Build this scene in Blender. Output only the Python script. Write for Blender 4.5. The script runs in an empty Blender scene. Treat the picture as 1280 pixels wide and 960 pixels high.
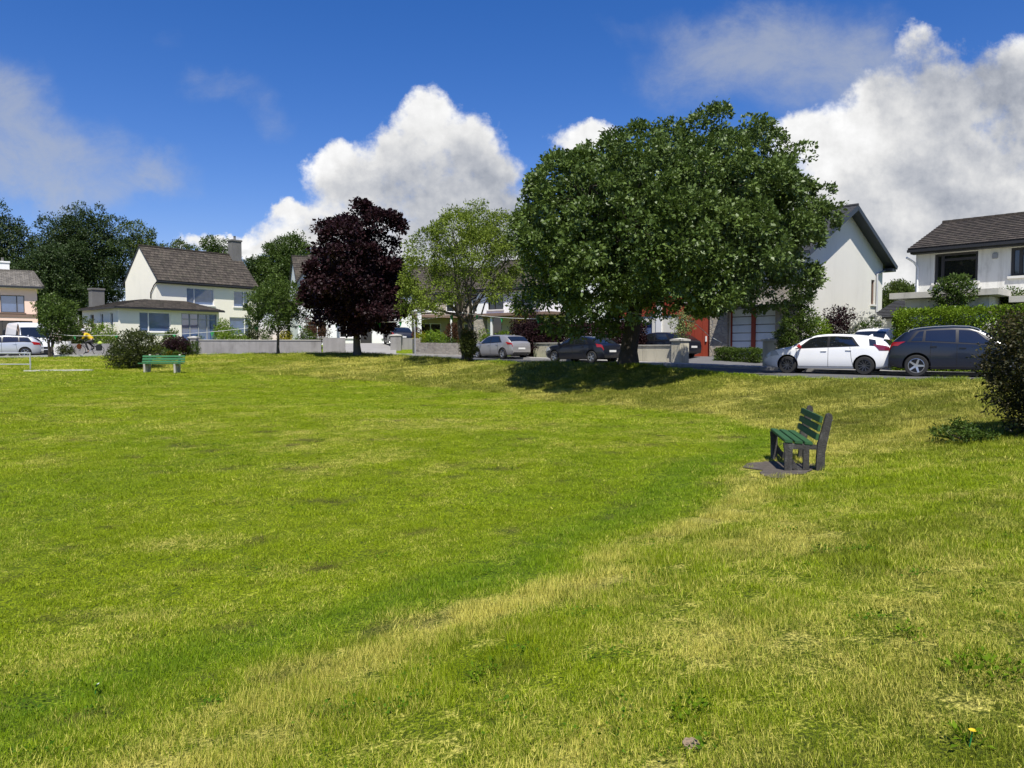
import bpy, bmesh, math, random
import numpy as np
from mathutils import Vector, Matrix
rng = np.random.default_rng(7)
random.seed(7)
SC = bpy.context.scene
COL = SC.collection
PI = math.pi
F = 930.0            # focal length in photo pixels (1280 wide)
HOR = 436.0          # horizon row in the photo
CAMZ = 1.6

def X(px, d):        # sideways position of something d metres ahead
    return (px - 640.0) / F * d
def Z(py, d):
    return CAMZ + (HOR - py) / F * d

# ------------------------------------------------------------------ helpers
def tag(o, label=None, cat=None, group=None, kind=None):
    if label: o['label'] = label
    if cat: o['category'] = cat
    if group: o['group'] = group
    if kind: o['kind'] = kind
    return o

def thing(name, label, cat, loc=(0, 0, 0), rotz=0.0, group=None):
    o = bpy.data.objects.new(name, None)
    COL.objects.link(o)
    o.location = loc
    o.rotation_euler = (0, 0, rotz)
    o.empty_display_size = 0.2
    return tag(o, label, cat, group)

def link_mesh(name, me, mats, parent=None, smooth=None):
    for m in (mats if isinstance(mats, (list, tuple)) else [mats]):
        me.materials.append(m)
    if smooth is not None:
        me.polygons.foreach_set('use_smooth', [True] * len(me.polygons))
        try: me.set_sharp_from_angle(angle=math.radians(smooth))
        except Exception: pass
    o = bpy.data.objects.new(name, me)
    COL.objects.link(o)
    if parent is not None: o.parent = parent
    return o

class MB:
    """collects shapes into one mesh"""
    def __init__(s):
        s.v = []; s.f = []; s.mi = []; s.uv = []
        s.M = Matrix.Identity(4)
    def add(s, verts, faces, mi=0, uvs=None):
        b = len(s.v)
        for p in verts:
            s.v.append(tuple(s.M @ Vector(p)))
        for k, f in enumerate(faces):
            s.f.append([i + b for i in f]); s.mi.append(mi)
            s.uv.append(uvs[k] if uvs else None)
    def quad(s, a, b, c, d, mi=0, uv=None):
        s.add([a, b, c, d], [(0, 1, 2, 3)], mi, [uv] if uv else None)
    def tri(s, a, b, c, mi=0):
        s.add([a, b, c], [(0, 1, 2)], mi)
    def box(s, x0, y0, z0, x1, y1, z1, mi=0, bev=0.0):
        if bev > 0:
            b = min(bev, abs(x1-x0)*.45, abs(y1-y0)*.45, abs(z1-z0)*.45)
            bm = bmesh.new()
            r = bmesh.ops.create_cube(bm, size=1.0)
            for vv in bm.verts:
                vv.co = Vector(((x0+x1)/2 + vv.co.x*(x1-x0), (y0+y1)/2 + vv.co.y*(y1-y0), (z0+z1)/2 + vv.co.z*(z1-z0)))
            bmesh.ops.bevel(bm, geom=bm.edges[:], offset=b, segments=2, affect='EDGES')
            bm.verts.index_update()
            s.add([vv.co.copy() for vv in bm.verts], [[vv.index for vv in f.verts] for f in bm.faces], mi)
            bm.free(); return
        v = [(x0,y0,z0),(x1,y0,z0),(x1,y1,z0),(x0,y1,z0),(x0,y0,z1),(x1,y0,z1),(x1,y1,z1),(x0,y1,z1)]
        s.add(v, [(0,3,2,1),(4,5,6,7),(0,1,5,4),(1,2,6,5),(2,3,7,6),(3,0,4,7)], mi)
    def obox(s, c, size, rot, mi=0, bev=0.0):
        old = s.M.copy()
        s.M = old @ Matrix.Translation(c) @ rot.to_4x4()
        s.box(-size[0]/2, -size[1]/2, -size[2]/2, size[0]/2, size[1]/2, size[2]/2, mi, bev)
        s.M = old
    def bar(s, a, b, w, h, mi=0, bev=0.0, up=(0,0,1)):
        a = Vector(a); b = Vector(b); d = b - a
        xd = d.normalized(); upv = Vector(up)
        yd = upv.cross(xd)
        if yd.length < 1e-5: yd = Vector((0,1,0))
        yd.normalize(); zd = xd.cross(yd)
        R = Matrix((xd, yd, zd)).transposed()
        s.obox((a+b)/2, (d.length, w, h), R, mi, bev)
    def tube(s, pts, radii, n=8, mi=0, caps=True, rough=0.0):
        pts = [Vector(p) for p in pts]
        if not isinstance(radii, (list, tuple, np.ndarray)): radii = [radii]*len(pts)
        verts = []; faces = []
        prev = None
        for i, p in enumerate(pts):
            t = (pts[min(i+1, len(pts)-1)] - pts[max(i-1, 0)])
            if t.length < 1e-9: t = Vector((0,0,1))
            t.normalize()
            if prev is None:
                a = Vector((1,0,0)) if abs(t.x) < .9 else Vector((0,1,0))
            else: a = prev
            u = (a - t*a.dot(t)).normalized(); w = t.cross(u); prev = u
            for k in range(n):
                r = radii[i]*(1 + (rough*random.uniform(-1,1) if rough else 0))
                verts.append(p + (u*math.cos(2*PI*k/n) + w*math.sin(2*PI*k/n))*r)
        m = len(pts)
        for i in range(m-1):
            for k in range(n):
                faces.append((i*n+k, i*n+(k+1)%n, (i+1)*n+(k+1)%n, (i+1)*n+k))
        if caps:
            faces.append(tuple(range(n-1,-1,-1))); faces.append(tuple((m-1)*n+k for k in range(n)))
        s.add(verts, faces, mi)
    def lathe(s, prof, n=24, axis='z', mi=0, closed=False):
        verts = []; faces = []
        m = len(prof)
        for k in range(n):
            a = 2*PI*k/n
            for r, h in prof:
                if axis == 'z': verts.append((r*math.cos(a), r*math.sin(a), h))
                else: verts.append((r*math.cos(a), h, r*math.sin(a)))
        for k in range(n):
            k2 = (k+1) % n
            for i in range(m-1 if not closed else m):
                j = (i+1) % m
                faces.append((k*m+i, k*m+j, k2*m+j, k2*m+i))
        s.add(verts, faces, mi)
    def prism(s, poly, y0, y1, mi=0):
        """poly in (x,z), extruded along y"""
        n = len(poly)
        v = [(x, y0, z) for x, z in poly] + [(x, y1, z) for x, z in poly]
        f = [tuple(range(n)), tuple(range(2*n-1, n-1, -1))]
        for i in range(n):
            j = (i+1) % n
            f.append((i, i+n, j+n, j))
        s.add(v, f, mi)
    def build(s, name, mats, parent=None, smooth=None, weld=False, fixn=True):
        me = bpy.data.meshes.new(name)
        me.from_pydata(s.v, [], s.f)
        me.polygons.foreach_set('material_index', s.mi)
        if any(u for u in s.uv):
            lay = me.uv_layers.new(name='UVMap')
            for p, u in zip(me.polygons, s.uv):
                if u:
                    for li, c in zip(p.loop_indices, u): lay.data[li].uv = c
        if fixn or weld:
            bm = bmesh.new(); bm.from_mesh(me)
            if weld: bmesh.ops.remove_doubles(bm, verts=bm.verts[:], dist=1e-4)
            if fixn: bmesh.ops.recalc_face_normals(bm, faces=bm.faces[:])
            bm.to_mesh(me); bm.free()
        me.update()
        return link_mesh(name, me, mats, parent, smooth)

def np_mesh(name, V, Fq, mats, parent=None, smooth=False, attrs=None, face_attrs=None):
    """V (N,3), Fq (M,k) arrays"""
    me = bpy.data.meshes.new(name)
    N = len(V); M, k = Fq.shape
    me.vertices.add(N); me.vertices.foreach_set('co', np.ascontiguousarray(V, dtype=np.float32).ravel())
    me.loops.add(M*k); me.loops.foreach_set('vertex_index', np.ascontiguousarray(Fq, dtype=np.int32).ravel())
    me.polygons.add(M)
    me.polygons.foreach_set('loop_start', np.arange(0, M*k, k, dtype=np.int32))
    try: me.polygons.foreach_set('loop_total', np.full(M, k, dtype=np.int32))
    except Exception: pass
    if smooth: me.polygons.foreach_set('use_smooth', np.ones(M, dtype=bool))
    for nm, arr in (attrs or {}).items():
        a = me.attributes.new(nm, 'FLOAT', 'POINT'); a.data.foreach_set('value', np.asarray(arr, dtype=np.float32))
    for nm, arr in (face_attrs or {}).items():
        a = me.attributes.new(nm, 'FLOAT', 'FACE'); a.data.foreach_set('value', np.asarray(arr, dtype=np.float32))
    me.update(calc_edges=True)
    me.validate()
    for m in (mats if isinstance(mats, (list, tuple)) else [mats]): me.materials.append(m)
    o = bpy.data.objects.new(name, me); COL.objects.link(o)
    if parent is not None: o.parent = parent
    return o

def copy_tree(o, parent=None):
    c = o.copy(); COL.objects.link(c)
    if parent is not None: c.parent = parent
    for ch in list(o.children): copy_tree(ch, c)
    return c

# numpy value noise
_T = np.random.default_rng(3).random((256, 256))
def vnoise(x, y):
    x = np.asarray(x, float); y = np.asarray(y, float)
    xi = np.floor(x).astype(int); yi = np.floor(y).astype(int)
    fx = x - xi; fy = y - yi
    fx = fx*fx*(3-2*fx); fy = fy*fy*(3-2*fy)
    g = lambda a, b: _T[a & 255, b & 255]
    return (g(xi,yi)*(1-fx)+g(xi+1,yi)*fx)*(1-fy) + (g(xi,yi+1)*(1-fx)+g(xi+1,yi+1)*fx)*fy
def fbm(x, y, o=4):
    s = 0; a = .5; t = 0
    for i in range(o):
        s = s + a*vnoise(x*2**i + 17*i, y*2**i + 31*i); t += a; a *= .5
    return s/t
def sstep(a, b, x):
    t = np.clip((x-a)/(b-a), 0, 1); return t*t*(3-2*t)

# ------------------------------------------------------------------ materials
class NT:
    def __init__(s, tree): s.t = tree; s.n = tree.nodes; s.l = tree.links
    def node(s, typ, **kw):
        n = s.n.new(typ)
        for k, v in kw.items():
            if k.startswith('i_'):
                n.inputs[k[2:].replace('_', ' ')].default_value = v
            else: setattr(n, k, v)
        return n
    def put(s, sock, val):
        if hasattr(val, 'is_output'): s.l.new(val, sock)
        elif isinstance(val, (tuple, list)):
            d = sock.default_value
            sock.default_value = tuple(val) + ((1.0,) if len(d) == 4 and len(val) == 3 else ())
        else: sock.default_value = val
    def m(s, op, a, b=0.0, c=0.0, clamp=False):
        n = s.n.new('ShaderNodeMath'); n.operation = op; n.use_clamp = clamp
        s.put(n.inputs[0], a); s.put(n.inputs[1], b)
        if op in ('MULTIPLY_ADD', 'SMOOTH_MIN', 'SMOOTH_MAX', 'WRAP', 'COMPARE'): s.put(n.inputs[2], c)
        return n.outputs[0]
    def step(s, x, a, b):
        n = s.n.new('ShaderNodeMapRange'); n.interpolation_type = 'SMOOTHSTEP'
        s.put(n.inputs[0], x); s.put(n.inputs[1], a); s.put(n.inputs[2], b)
        n.inputs[3].default_value = 0; n.inputs[4].default_value = 1
        return n.outputs[0]
    def mix(s, f, a, b, blend='MIX'):
        n = s.n.new('ShaderNodeMix'); n.data_type = 'RGBA'; n.blend_type = blend
        s.put(n.inputs[0], f); s.put(n.inputs[6], a); s.put(n.inputs[7], b)
        return n.outputs[2]
    def noise(s, vec, scale, detail=4.0, rough=0.55, dist=0.0, dim='3D'):
        n = s.n.new('ShaderNodeTexNoise'); n.noise_dimensions = dim
        if vec is not None: s.put(n.inputs['Vector'], vec)
        n.inputs['Scale'].default_value = scale; n.inputs['Detail'].default_value = detail
        n.inputs['Roughness'].default_value = rough; n.inputs['Distortion'].default_value = dist
        return n.outputs['Fac']
    def attr(s, name, typ='GEOMETRY'):
        n = s.n.new('ShaderNodeAttribute'); n.attribute_name = name; n.attribute_type = typ
        return n.outputs['Fac']
    def vmul(s, vec, v):
        n = s.n.new('ShaderNodeVectorMath'); n.operation = 'MULTIPLY'
        s.put(n.inputs[0], vec); n.inputs[1].default_value = v
        return n.outputs[0]

def new_mat(name):
    m = bpy.data.materials.new(name); m.use_nodes = True
    nt = NT(m.node_tree)
    return m, nt, nt.n['Principled BSDF']

MATS = {}
def mat(name, col, rough=.6, metal=0.0, var=.12, vscale=3.0, bump=0.0, bscale=40.0, spec=.5, dirt=0.0, dirtcol=(.1,.09,.07), coat=0.0, alpha=None, streak=0.0):
    """painted / plain surface with procedural tonal variation, optional stains and bump"""
    if name in MATS: return MATS[name]
    m, nt, b = new_mat(name)
    tc = nt.node('ShaderNodeTexCoord').outputs['Object']
    n1 = nt.noise(tc, vscale, 5, .6)
    lo = tuple(c*(1-var) for c in col); hi = tuple(min(1, c*(1+var)) for c in col)
    c = nt.mix(n1, lo, hi)
    if dirt > 0:
        n2 = nt.noise(nt.vmul(tc, (1.0, 1.0, .35)), vscale*.9+.4, 7, .68)
        c = nt.mix(nt.m('MULTIPLY', nt.step(n2, .5, .72), dirt), c, dirtcol)
    if streak > 0:
        n3 = nt.noise(nt.vmul(tc, (2.6, 2.6, .16)), 1.0, 9, .7, .6)
        c = nt.mix(nt.m('MULTIPLY', nt.step(n3, .46, .74), streak), c, dirtcol)
    nt.put(b.inputs['Base Color'], c)
    b.inputs['Roughness'].default_value = rough; b.inputs['Metallic'].default_value = metal
    b.inputs['Specular IOR Level'].default_value = spec
    if coat: b.inputs['Coat Weight'].default_value = coat; b.inputs['Coat Roughness'].default_value = .04
    if bump > 0:
        bn = nt.node('ShaderNodeBump'); bn.inputs['Strength'].default_value = bump; bn.inputs['Distance'].default_value = .02
        nt.put(bn.inputs['Height'], nt.noise(tc, bscale, 6, .65)); nt.l.new(bn.outputs[0], b.inputs['Normal'])
    MATS[name] = m
    return m

def glass_mat(name, col=(.02,.03,.04), rough=.03, spec=.9, var=.5):
    if name in MATS: return MATS[name]
    m, nt, b = new_mat(name)
    tc = nt.node('ShaderNodeTexCoord').outputs['Object']
    n = nt.noise(tc, 1.1, 3, .5)
    nt.put(b.inputs['Base Color'], nt.mix(n, tuple(c*(1-var) for c in col), tuple(c*(1+var) for c in col)))
    b.inputs['Roughness'].default_value = rough; b.inputs['IOR'].default_value = 1.9
    b.inputs['Specular IOR Level'].default_value = spec
    MATS[name] = m; return m

def leaf_mat(name, ca, cb, rough=.45, trans=.3, spec=.2, transcol=None):
    if name in MATS: return MATS[name]
    m, nt, b = new_mat(name)
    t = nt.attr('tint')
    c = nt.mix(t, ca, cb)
    nt.put(b.inputs['Base Color'], c)
    b.inputs['Roughness'].default_value = rough; b.inputs['Specular IOR Level'].default_value = spec
    tr = nt.node('ShaderNodeBsdfTranslucent')
    if transcol is None: nt.put(tr.inputs['Color'], nt.mix(.5, c, (.9, 1, .2), 'MULTIPLY') if False else c)
    else: tr.inputs['Color'].default_value = tuple(transcol)+(1,)
    mx = nt.node('ShaderNodeMixShader'); mx.inputs[0].default_value = trans
    nt.l.new(b.outputs[0], mx.inputs[1]); nt.l.new(tr.outputs[0], mx.inputs[2])
    nt.l.new(mx.outputs[0], nt.n['Material Output'].inputs['Surface'])
    MATS[name] = m; return m

def tile_mat(name, ca, cb, tw=.3, th=.32, moss=.25, bump=.6, mosscol=(.10,.10,.06)):
    """roof tiles; uv in metres (u along ridge, v up the slope)"""
    if name in MATS: return MATS[name]
    m, nt, b = new_mat(name)
    uv = nt.node('ShaderNodeTexCoord').outputs['UV']
    sep = nt.node('ShaderNodeSeparateXYZ'); nt.l.new(uv, sep.inputs[0])
    u, v = sep.outputs[0], sep.outputs[1]
    br = nt.node('ShaderNodeTexBrick')
    nt.l.new(uv, br.inputs['Vector'])
    br.inputs['Scale'].default_value = 1.0; br.inputs['Brick Width'].default_value = tw; br.inputs['Row Height'].default_value = th
    br.inputs['Mortar Size'].default_value = .014; br.offset = 0.5
    br.inputs['Color1'].default_value = tuple(ca)+(1,); br.inputs['Color2'].default_value = tuple(cb)+(1,)
    br.inputs['Mortar'].default_value = tuple(c*.35 for c in ca)+(1,)
    n = nt.noise(uv, 1.7, 7, .7)
    c = nt.mix(nt.m('MULTIPLY', nt.step(n, .48, .7), moss), br.outputs['Color'], mosscol)
    n2 = nt.noise(uv, 9, 4, .7)
    c = nt.mix(n2, nt.mix(.55, c, (0,0,0)), nt.mix(.05, c, (1,.9,.78)))
    nt.put(b.inputs['Base Color'], c); b.inputs['Roughness'].default_value = .85; b.inputs['Specular IOR Level'].default_value = .2
    fu = nt.m('ABSOLUTE', nt.m('SUBTRACT', nt.m('FRACT', nt.m('DIVIDE', u, tw)), .5))
    fv = nt.m('SUBTRACT', 1.0, nt.m('FRACT', nt.m('DIVIDE', v, th)))
    h = nt.m('MULTIPLY', nt.m('POWER', fu, 2.0), 2.0)
    bn = nt.node('ShaderNodeBump'); bn.inputs['Strength'].default_value = bump; bn.inputs['Distance'].default_value = .06
    nt.put(bn.inputs['Height'], nt.m('ADD', h, nt.m('MULTIPLY', n2, .3))); nt.l.new(bn.outputs[0], b.inputs['Normal'])
    MATS[name] = m; return m

def stone_mat(name, cols, scale=3.0, mortar=(.25,.24,.22), flat=2.2):
    if name in MATS: return MATS[name]
    m, nt, b = new_mat(name)
    tc = nt.node('ShaderNodeTexCoord').outputs['Object']
    vec = nt.vmul(tc, (1, 1, flat))
    v1 = nt.node('ShaderNodeTexVoronoi'); nt.l.new(vec, v1.inputs['Vector']); v1.inputs['Scale'].default_value = scale
    v2 = nt.node('ShaderNodeTexVoronoi'); v2.feature = 'DISTANCE_TO_EDGE'; nt.l.new(vec, v2.inputs['Vector']); v2.inputs['Scale'].default_value = scale
    sep = nt.node('ShaderNodeSeparateColor'); nt.l.new(v1.outputs['Color'], sep.inputs[0])
    c = nt.mix(sep.outputs[0], cols[0], cols[1]); c = nt.mix(nt.m('MULTIPLY', sep.outputs[1], .6), c, cols[2])
    c = nt.mix(nt.m('MULTIPLY', nt.noise(tc, 18, 5, .7), .5), c, (.04,.04,.035))
    e = nt.step(v2.outputs['Distance'], .02, .09)
    nt.put(b.inputs['Base Color'], nt.mix(e, mortar, c)); b.inputs['Roughness'].default_value = .85
    bn = nt.node('ShaderNodeBump'); bn.inputs['Strength'].default_value = .7; bn.inputs['Distance'].default_value = .04
    nt.put(bn.inputs['Height'], e); nt.l.new(bn.outputs[0], b.inputs['Normal'])
    MATS[name] = m; return m
SKYS=.10; SKYV=.95; CLOUDV=7.0; SUNE=4.8; EXPO=0.4
# ------------------------------------------------------------------ terrain
ROADC = np.array([(60,-4,.45),(40,8,.55),(28,15.2,.62),(20,19.3,.66),(14.1,22.5,.68),(10.5,25.2,.69),(6.1,32,.76),(1.8,38.6,.86),
                  (-2.2,43.6,.98),(-8,47.6,1.13),(-16,49.3,1.24),(-28,50.3,1.16),(-50,51,.75),(-100,52,.5)], float)
def smooth_path(P, n=16):
    out = []
    for i in range(len(P)-1):
        p0 = P[max(i-1,0)]; p1 = P[i]; p2 = P[i+1]; p3 = P[min(i+2,len(P)-1)]
        for k in range(n):
            t = k/n
            out.append(.5*((2*p1)+(-p0+p2)*t+(2*p0-5*p1+4*p2-p3)*t*t+(-p0+3*p1-3*p2+p3)*t**3))
    out.append(P[-1]); return np.array(out)
RP = smooth_path(ROADC)
_d = np.gradient(RP[:, :2], axis=0); _d /= np.linalg.norm(_d, axis=1)[:, None]
RN = np.stack([_d[:,1], -_d[:,0]], 1)      # right-hand normal of travel; travel goes right -> left, so this points away from the green
def road_dist(x, y):
    """signed offset from the centre line (+ = house side) and road height there"""
    x = np.asarray(x, float).ravel(); y = np.asarray(y, float).ravel()
    so = np.empty_like(x); rz = np.empty_like(x)
    for a in range(0, len(x), 20000):
        dx = x[a:a+20000, None]-RP[None, :, 0]; dy = y[a:a+20000, None]-RP[None, :, 1]
        i = np.argmin(dx*dx+dy*dy, axis=1); j = np.arange(len(i))
        off = dx[j, i]*RN[i, 0]+dy[j, i]*RN[i, 1]
        dd = np.sqrt(dx[j, i]**2+dy[j, i]**2)
        so[a:a+20000] = np.where(np.abs(off) > .01, np.sign(off), 1)*np.maximum(np.abs(off), dd*.999)
        rz[a:a+20000] = RP[i, 2]
    return so, rz

CP = [(0,0,0),(2,0,.12),(5,0,.35),(-2,0,-.15),(-5,0,-.38),(0,-6,.5),(6,-5,.7),(-8,-5,-.3),(-2.1,3.7,-.40),(-.8,5.1,-.36),(.8,7,-.31),(2.4,9.35,-.26),(3.6,10.8,-.21),
 (0,3,-.12),(2,3,.06),(1.5,5.5,-.08),(4,6,.10),(6,7,.26),(8,9,.32),(8.1,11.8,.22),(6.2,11,-.02),(10,8,.5),(14,12,.62),(4.7,11.3,-.18),(-1,3.4,-.26),(3,8,-.12),(5,9,.03),
 (10.5,14.5,.42),(8.5,14.5,.24),
 (7.05,15.6,-.03),(5.6,18,-.08),(2.4,22,-.07),(0,27,.02),(-4.8,32,.18),(-11.2,36,.4),(-16.8,37,.5),(-27.5,40,.55),
 (12.3,20.0,.93),(10.4,21.8,.99),(8.3,24,1.04),(6.2,26,1.13),(4.4,28,1.12),(2,31,1.02),(0,34,.95),(-3.0,38,1.03),(-6.2,41.2,1.15),(-8.9,42.6,1.25),(-14,45,1.33),(-19,45.3,1.22),(-24,45.5,1.04),(-28.5,46,1.02),(-45,46,.72),
 (16.5,17.5,.88),(9.6,18.6,.42),(7.2,21,.46),(4.4,24.8,.5),(1,29.5,.5),(-4,35,.6),(-9,39.5,.8),
 (-6,6,-.45),(-12,8,-.48),(-3,10,-.38),(-10,15,-.2),(0,12,-.28),(2,16,-.12),(-5,20,-.06),(-18,20,-.05),(-20,30,.28),(-10,28,.12),(-30,30,.3),(-25,12,-.35),(-40,20,0),(-15,0,-.5),(-30,-5,-.5),
 (-17,34.5,.48),(-21,35,.5),(-19,40,.75),(-26,43,.8),
 (-35,58,1.5),(-25,57,1.75),(-15,56,1.6),(-10,60,1.9),(-28,66,2.2),(-20,72,2.3),(-5,55,1.4),(0,55,1.3),(5,52,1.25),(10,46,1.15),(14,40,1.05),(13,36,.92),(18,32,.86),(24,27,.8),(22,42,1.1),(30,35,1.0),(35,20,.75),(20,60,1.6),(0,75,2.2),
 (-40,75,2.1),(-60,60,1.8),(30,60,1.6),(60,40,1.3),(60,10,.6),(50,-20,.5),(0,-30,.6),(-50,-30,-.2),(-70,30,.6),(0,120,3),(-90,110,3),(90,110,2.5),(-110,60,2),(110,50,1.5),(0,-80,.5),(90,-70,.5),(-90,-70,.3)]
CP = np.array(CP, float)
def _mq(r2): return np.sqrt(r2+2.2**2)
_A = _mq(((CP[:,None,:2]-CP[None,:,:2])**2).sum(-1)) 
_A[np.arange(len(CP)), np.arange(len(CP))] += -0.0
_W = np.linalg.solve(_A, CP[:,2]-1.0)
def hraw(x, y):
    x = np.asarray(x, float).ravel(); y = np.asarray(y, float).ravel()
    o = np.empty_like(x)
    for a in range(0, len(x), 20000):
        r2 = (x[a:a+20000,None]-CP[None,:,0])**2+(y[a:a+20000,None]-CP[None,:,1])**2
        o[a:a+20000] = _mq(r2) @ _W + 1.0
    return o
def hgt(x, y):
    sh = np.shape(x)
    x = np.asarray(x, float).ravel(); y = np.asarray(y, float).ravel()
    far = sstep(85, 130, np.hypot(x, y-20))
    h = hraw(np.clip(x,-130,130), np.clip(y,-90,140))
    h = h*(1-far)+1.6*far + .05*(fbm(x*.35, y*.35, 3)-.5)*(1-far)
    so, rz = road_dist(x, y)
    w = 1-np.maximum(sstep(3.22, 3.75, -so), sstep(5.0, 8.5, so))
    h = h*(1-w)+(rz-.07)*w
    return h.reshape(sh) if sh else float(h[0])
def G(x, y): return float(hgt(np.array([x]), np.array([y]))[0])
def at(px, d, dz=0.0):
    x = X(px, d); return (x, d, G(x, d)+dz)

# edge between the mown field and the rough bank the photograph was taken from
FOOT = np.array([(-9,-4),(-5.2,.2),(-2.3,3.6),(-.8,5.2),(.8,7.1),(2.3,9.2),(3.3,10.7)], float)
FOOT2 = np.array([(3.3,10.7),(4.6,13),(5.6,15.5),(5.0,18.2),(2.2,22.2),(-.4,27),(-5,31.5),(-11.5,35),(-17,35.6)], float)
def sdist(x, y, P):
    """distance to polyline, sign >0 on the right-hand side of travel"""
    best = np.full(np.shape(x), 1e9); sg = np.zeros(np.shape(x))
    for a, b in zip(P[:-1], P[1:]):
        d = b-a; L = np.dot(d, d)
        t = np.clip(((x-a[0])*d[0]+(y-a[1])*d[1])/L, 0, 1)
        ex = x-(a[0]+t*d[0]); ey = y-(a[1]+t*d[1])
        r = np.hypot(ex, ey); s = np.sign(d[1]*ex-d[0]*ey)
        k = r < best; best = np.where(k, r, best); sg = np.where(k, s, sg)
    return best*np.where(sg == 0, 1, sg)
ALLF = np.vstack([FOOT, FOOT2[1:]])
def lawn(x, y):
    """how dry (0..1), how lush (0..1) and how bare (0..1) the turf is"""
    x = np.asarray(x, float); y = np.asarray(y, float)
    wob = (fbm(x*.6, y*.6, 3)-.5)*1.2
    s = sdist(x, y, ALLF)+wob
    bank = sstep(-.25, .5, s)
    nearb = sstep(26, 10, np.hypot(x, y))
    st = fbm(x*.22+y*.10+3, y*.75-x*.3, 4)
    p1 = fbm(x*.9, y*.9, 5); p2 = fbm(x*2.6+5, y*2.6, 4)
    edge = np.exp(-((s-.55)/.42)**2)*nearb*(.5+fbm(x*1.5,y*1.5,3))
    ks = fbm(x*.55+y*.15+11, y*2.4-x*.5, 4)
    dry = .52*sstep(.46, .64, st*.45+p1*.55)*.8 + .30*sstep(.50, .72, p2) + .22*sstep(.52,.68,ks)
    dry = dry*(.66+.16*bank)+.03 + bank*.06 + .50*edge
    lush = np.exp(-((s+.60)/.55)**2)*nearb*1.0 + .35*sstep(.5,.7, fbm(x*.35+9, y*.5, 3))*(1-bank)
    dry = dry*(1-.75*np.clip(lush,0,1))
    bare = sstep(.70, .78, fbm(x*2.2+40, y*4.0+7, 3))*(1-.5*bank)
    # trodden ground by the near bench
    bb = sstep(1.0, .35, np.hypot((x-3.75)/.75, (y-11.0)/.75)+.5*(fbm(x*4,y*4,3)-.5))
    bare = np.maximum(bare*.8, bb*0)
    # rough, browner grass on the far bank between the mown field and the crest by the road
    so, _ = road_dist(x, y); so = so.reshape(np.shape(x))
    far = sstep(11, 16, np.hypot(x, y))
    rough = far*sstep(-.1, .45, s)*sstep(3.5, 4.3, -so)*np.clip(.45+1.25*fbm(x*.7+2, y*.7, 4), 0, 1)*sstep(-22, -4, x-.0*y)
    rough = np.maximum(rough, (1-far)*bank*.55*sstep(.45, .68, fbm(x*.8+30, y*.8, 4)))
    rim = far*sstep(4.6, 3.6, -so)
    dry = dry*(1-.6*rim); lush = np.maximum(lush, rim*.55)
    return np.clip(dry,0,1), np.clip(lush,0,1), np.clip(bare,0,1), bank, np.clip(rough,0,1)

def axis(a, b, step, lo, hi, grow=1.18):
    v = list(np.arange(a, b+1e-6, step)); s = step
    while v[-1] < hi: s *= grow; v.append(v[-1]+s)
    s = step
    while v[0] > lo: s *= grow; v.insert(0, v[0]-s)
    return np.array(v)
gx = axis(-48, 36, .3, -1500, 1500); gy = axis(-2, 62, .3, -600, 2500)
GX, GY = np.meshgrid(gx, gy)
GZ = hgt(GX, GY)
nx, ny = len(gx), len(gy)
ii, jj = np.meshgrid(np.arange(nx-1), np.arange(ny-1))
b0 = (jj*nx+ii).ravel()
quads = np.stack([b0, b0+1, b0+nx+1, b0+nx], 1)
dry, lush, bare, bank, roughg = lawn(GX.ravel(), GY.ravel())

def turf_color(nt, dry, lush, bare, rnd, rough):
    g1 = nt.mix(rnd, (.070,.128,.001), (.410,.515,.003))
    g2 = nt.mix(rnd, (.058,.128,.001), (.265,.400,.003))
    c = nt.mix(lush, g1, g2)
    c = nt.mix(nt.m('MULTIPLY', rough, .75), c, nt.mix(rnd, (.075,.082,.006), (.225,.220,.040)))
    straw = nt.mix(rnd, (.33,.31,.040), (.77,.70,.16))
    f = nt.step(nt.m('ADD', dry, nt.m('MULTIPLY', nt.m('SUBTRACT', rnd, .5), .90)), .30, .80)
    c = nt.mix(f, c, straw)
    return nt.mix(nt.m('MULTIPLY', bare, .85), c, (.085,.058,.03))

m_ground, nt, b = new_mat('turf')
pos = nt.node('ShaderNodeNewGeometry').outputs['Position']
n1 = nt.noise(pos, 7.0, 6, .75); n2 = nt.noise(nt.vmul(pos,(1,1,.2)), 45.0, 4, .8)
rnd = nt.m('ADD', nt.m('MULTIPLY', n1, .5), nt.m('MULTIPLY', n2, .5))
rnd = nt.step(rnd, .34, .66)
c = turf_color(nt, nt.attr('dry'), nt.attr('lush'), nt.attr('bare'), rnd, nt.attr('rough'))
nt.put(b.inputs['Base Color'], nt.mix(nt.m('MULTIPLY', nt.step(n2, .62, .38), .75), c, (.03,.035,.008)))  # dark flecks: soil and thatch, with shade between blades put into the colour
b.inputs['Roughness'].default_value = .9; b.inputs['Specular IOR Level'].default_value = .15
bn = nt.node('ShaderNodeBump'); bn.inputs['Strength'].default_value = .7; bn.inputs['Distance'].default_value = .05
nt.put(bn.inputs['Height'], rnd); nt.l.new(bn.outputs[0], b.inputs['Normal'])
ground = np_mesh('ground', np.stack([GX.ravel(), GY.ravel(), GZ.ravel()],1), quads, m_ground, smooth=True, attrs={'dry':dry,'lush':lush,'bare':bare,'rough':roughg})
tag(ground, kind='structure')

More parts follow.
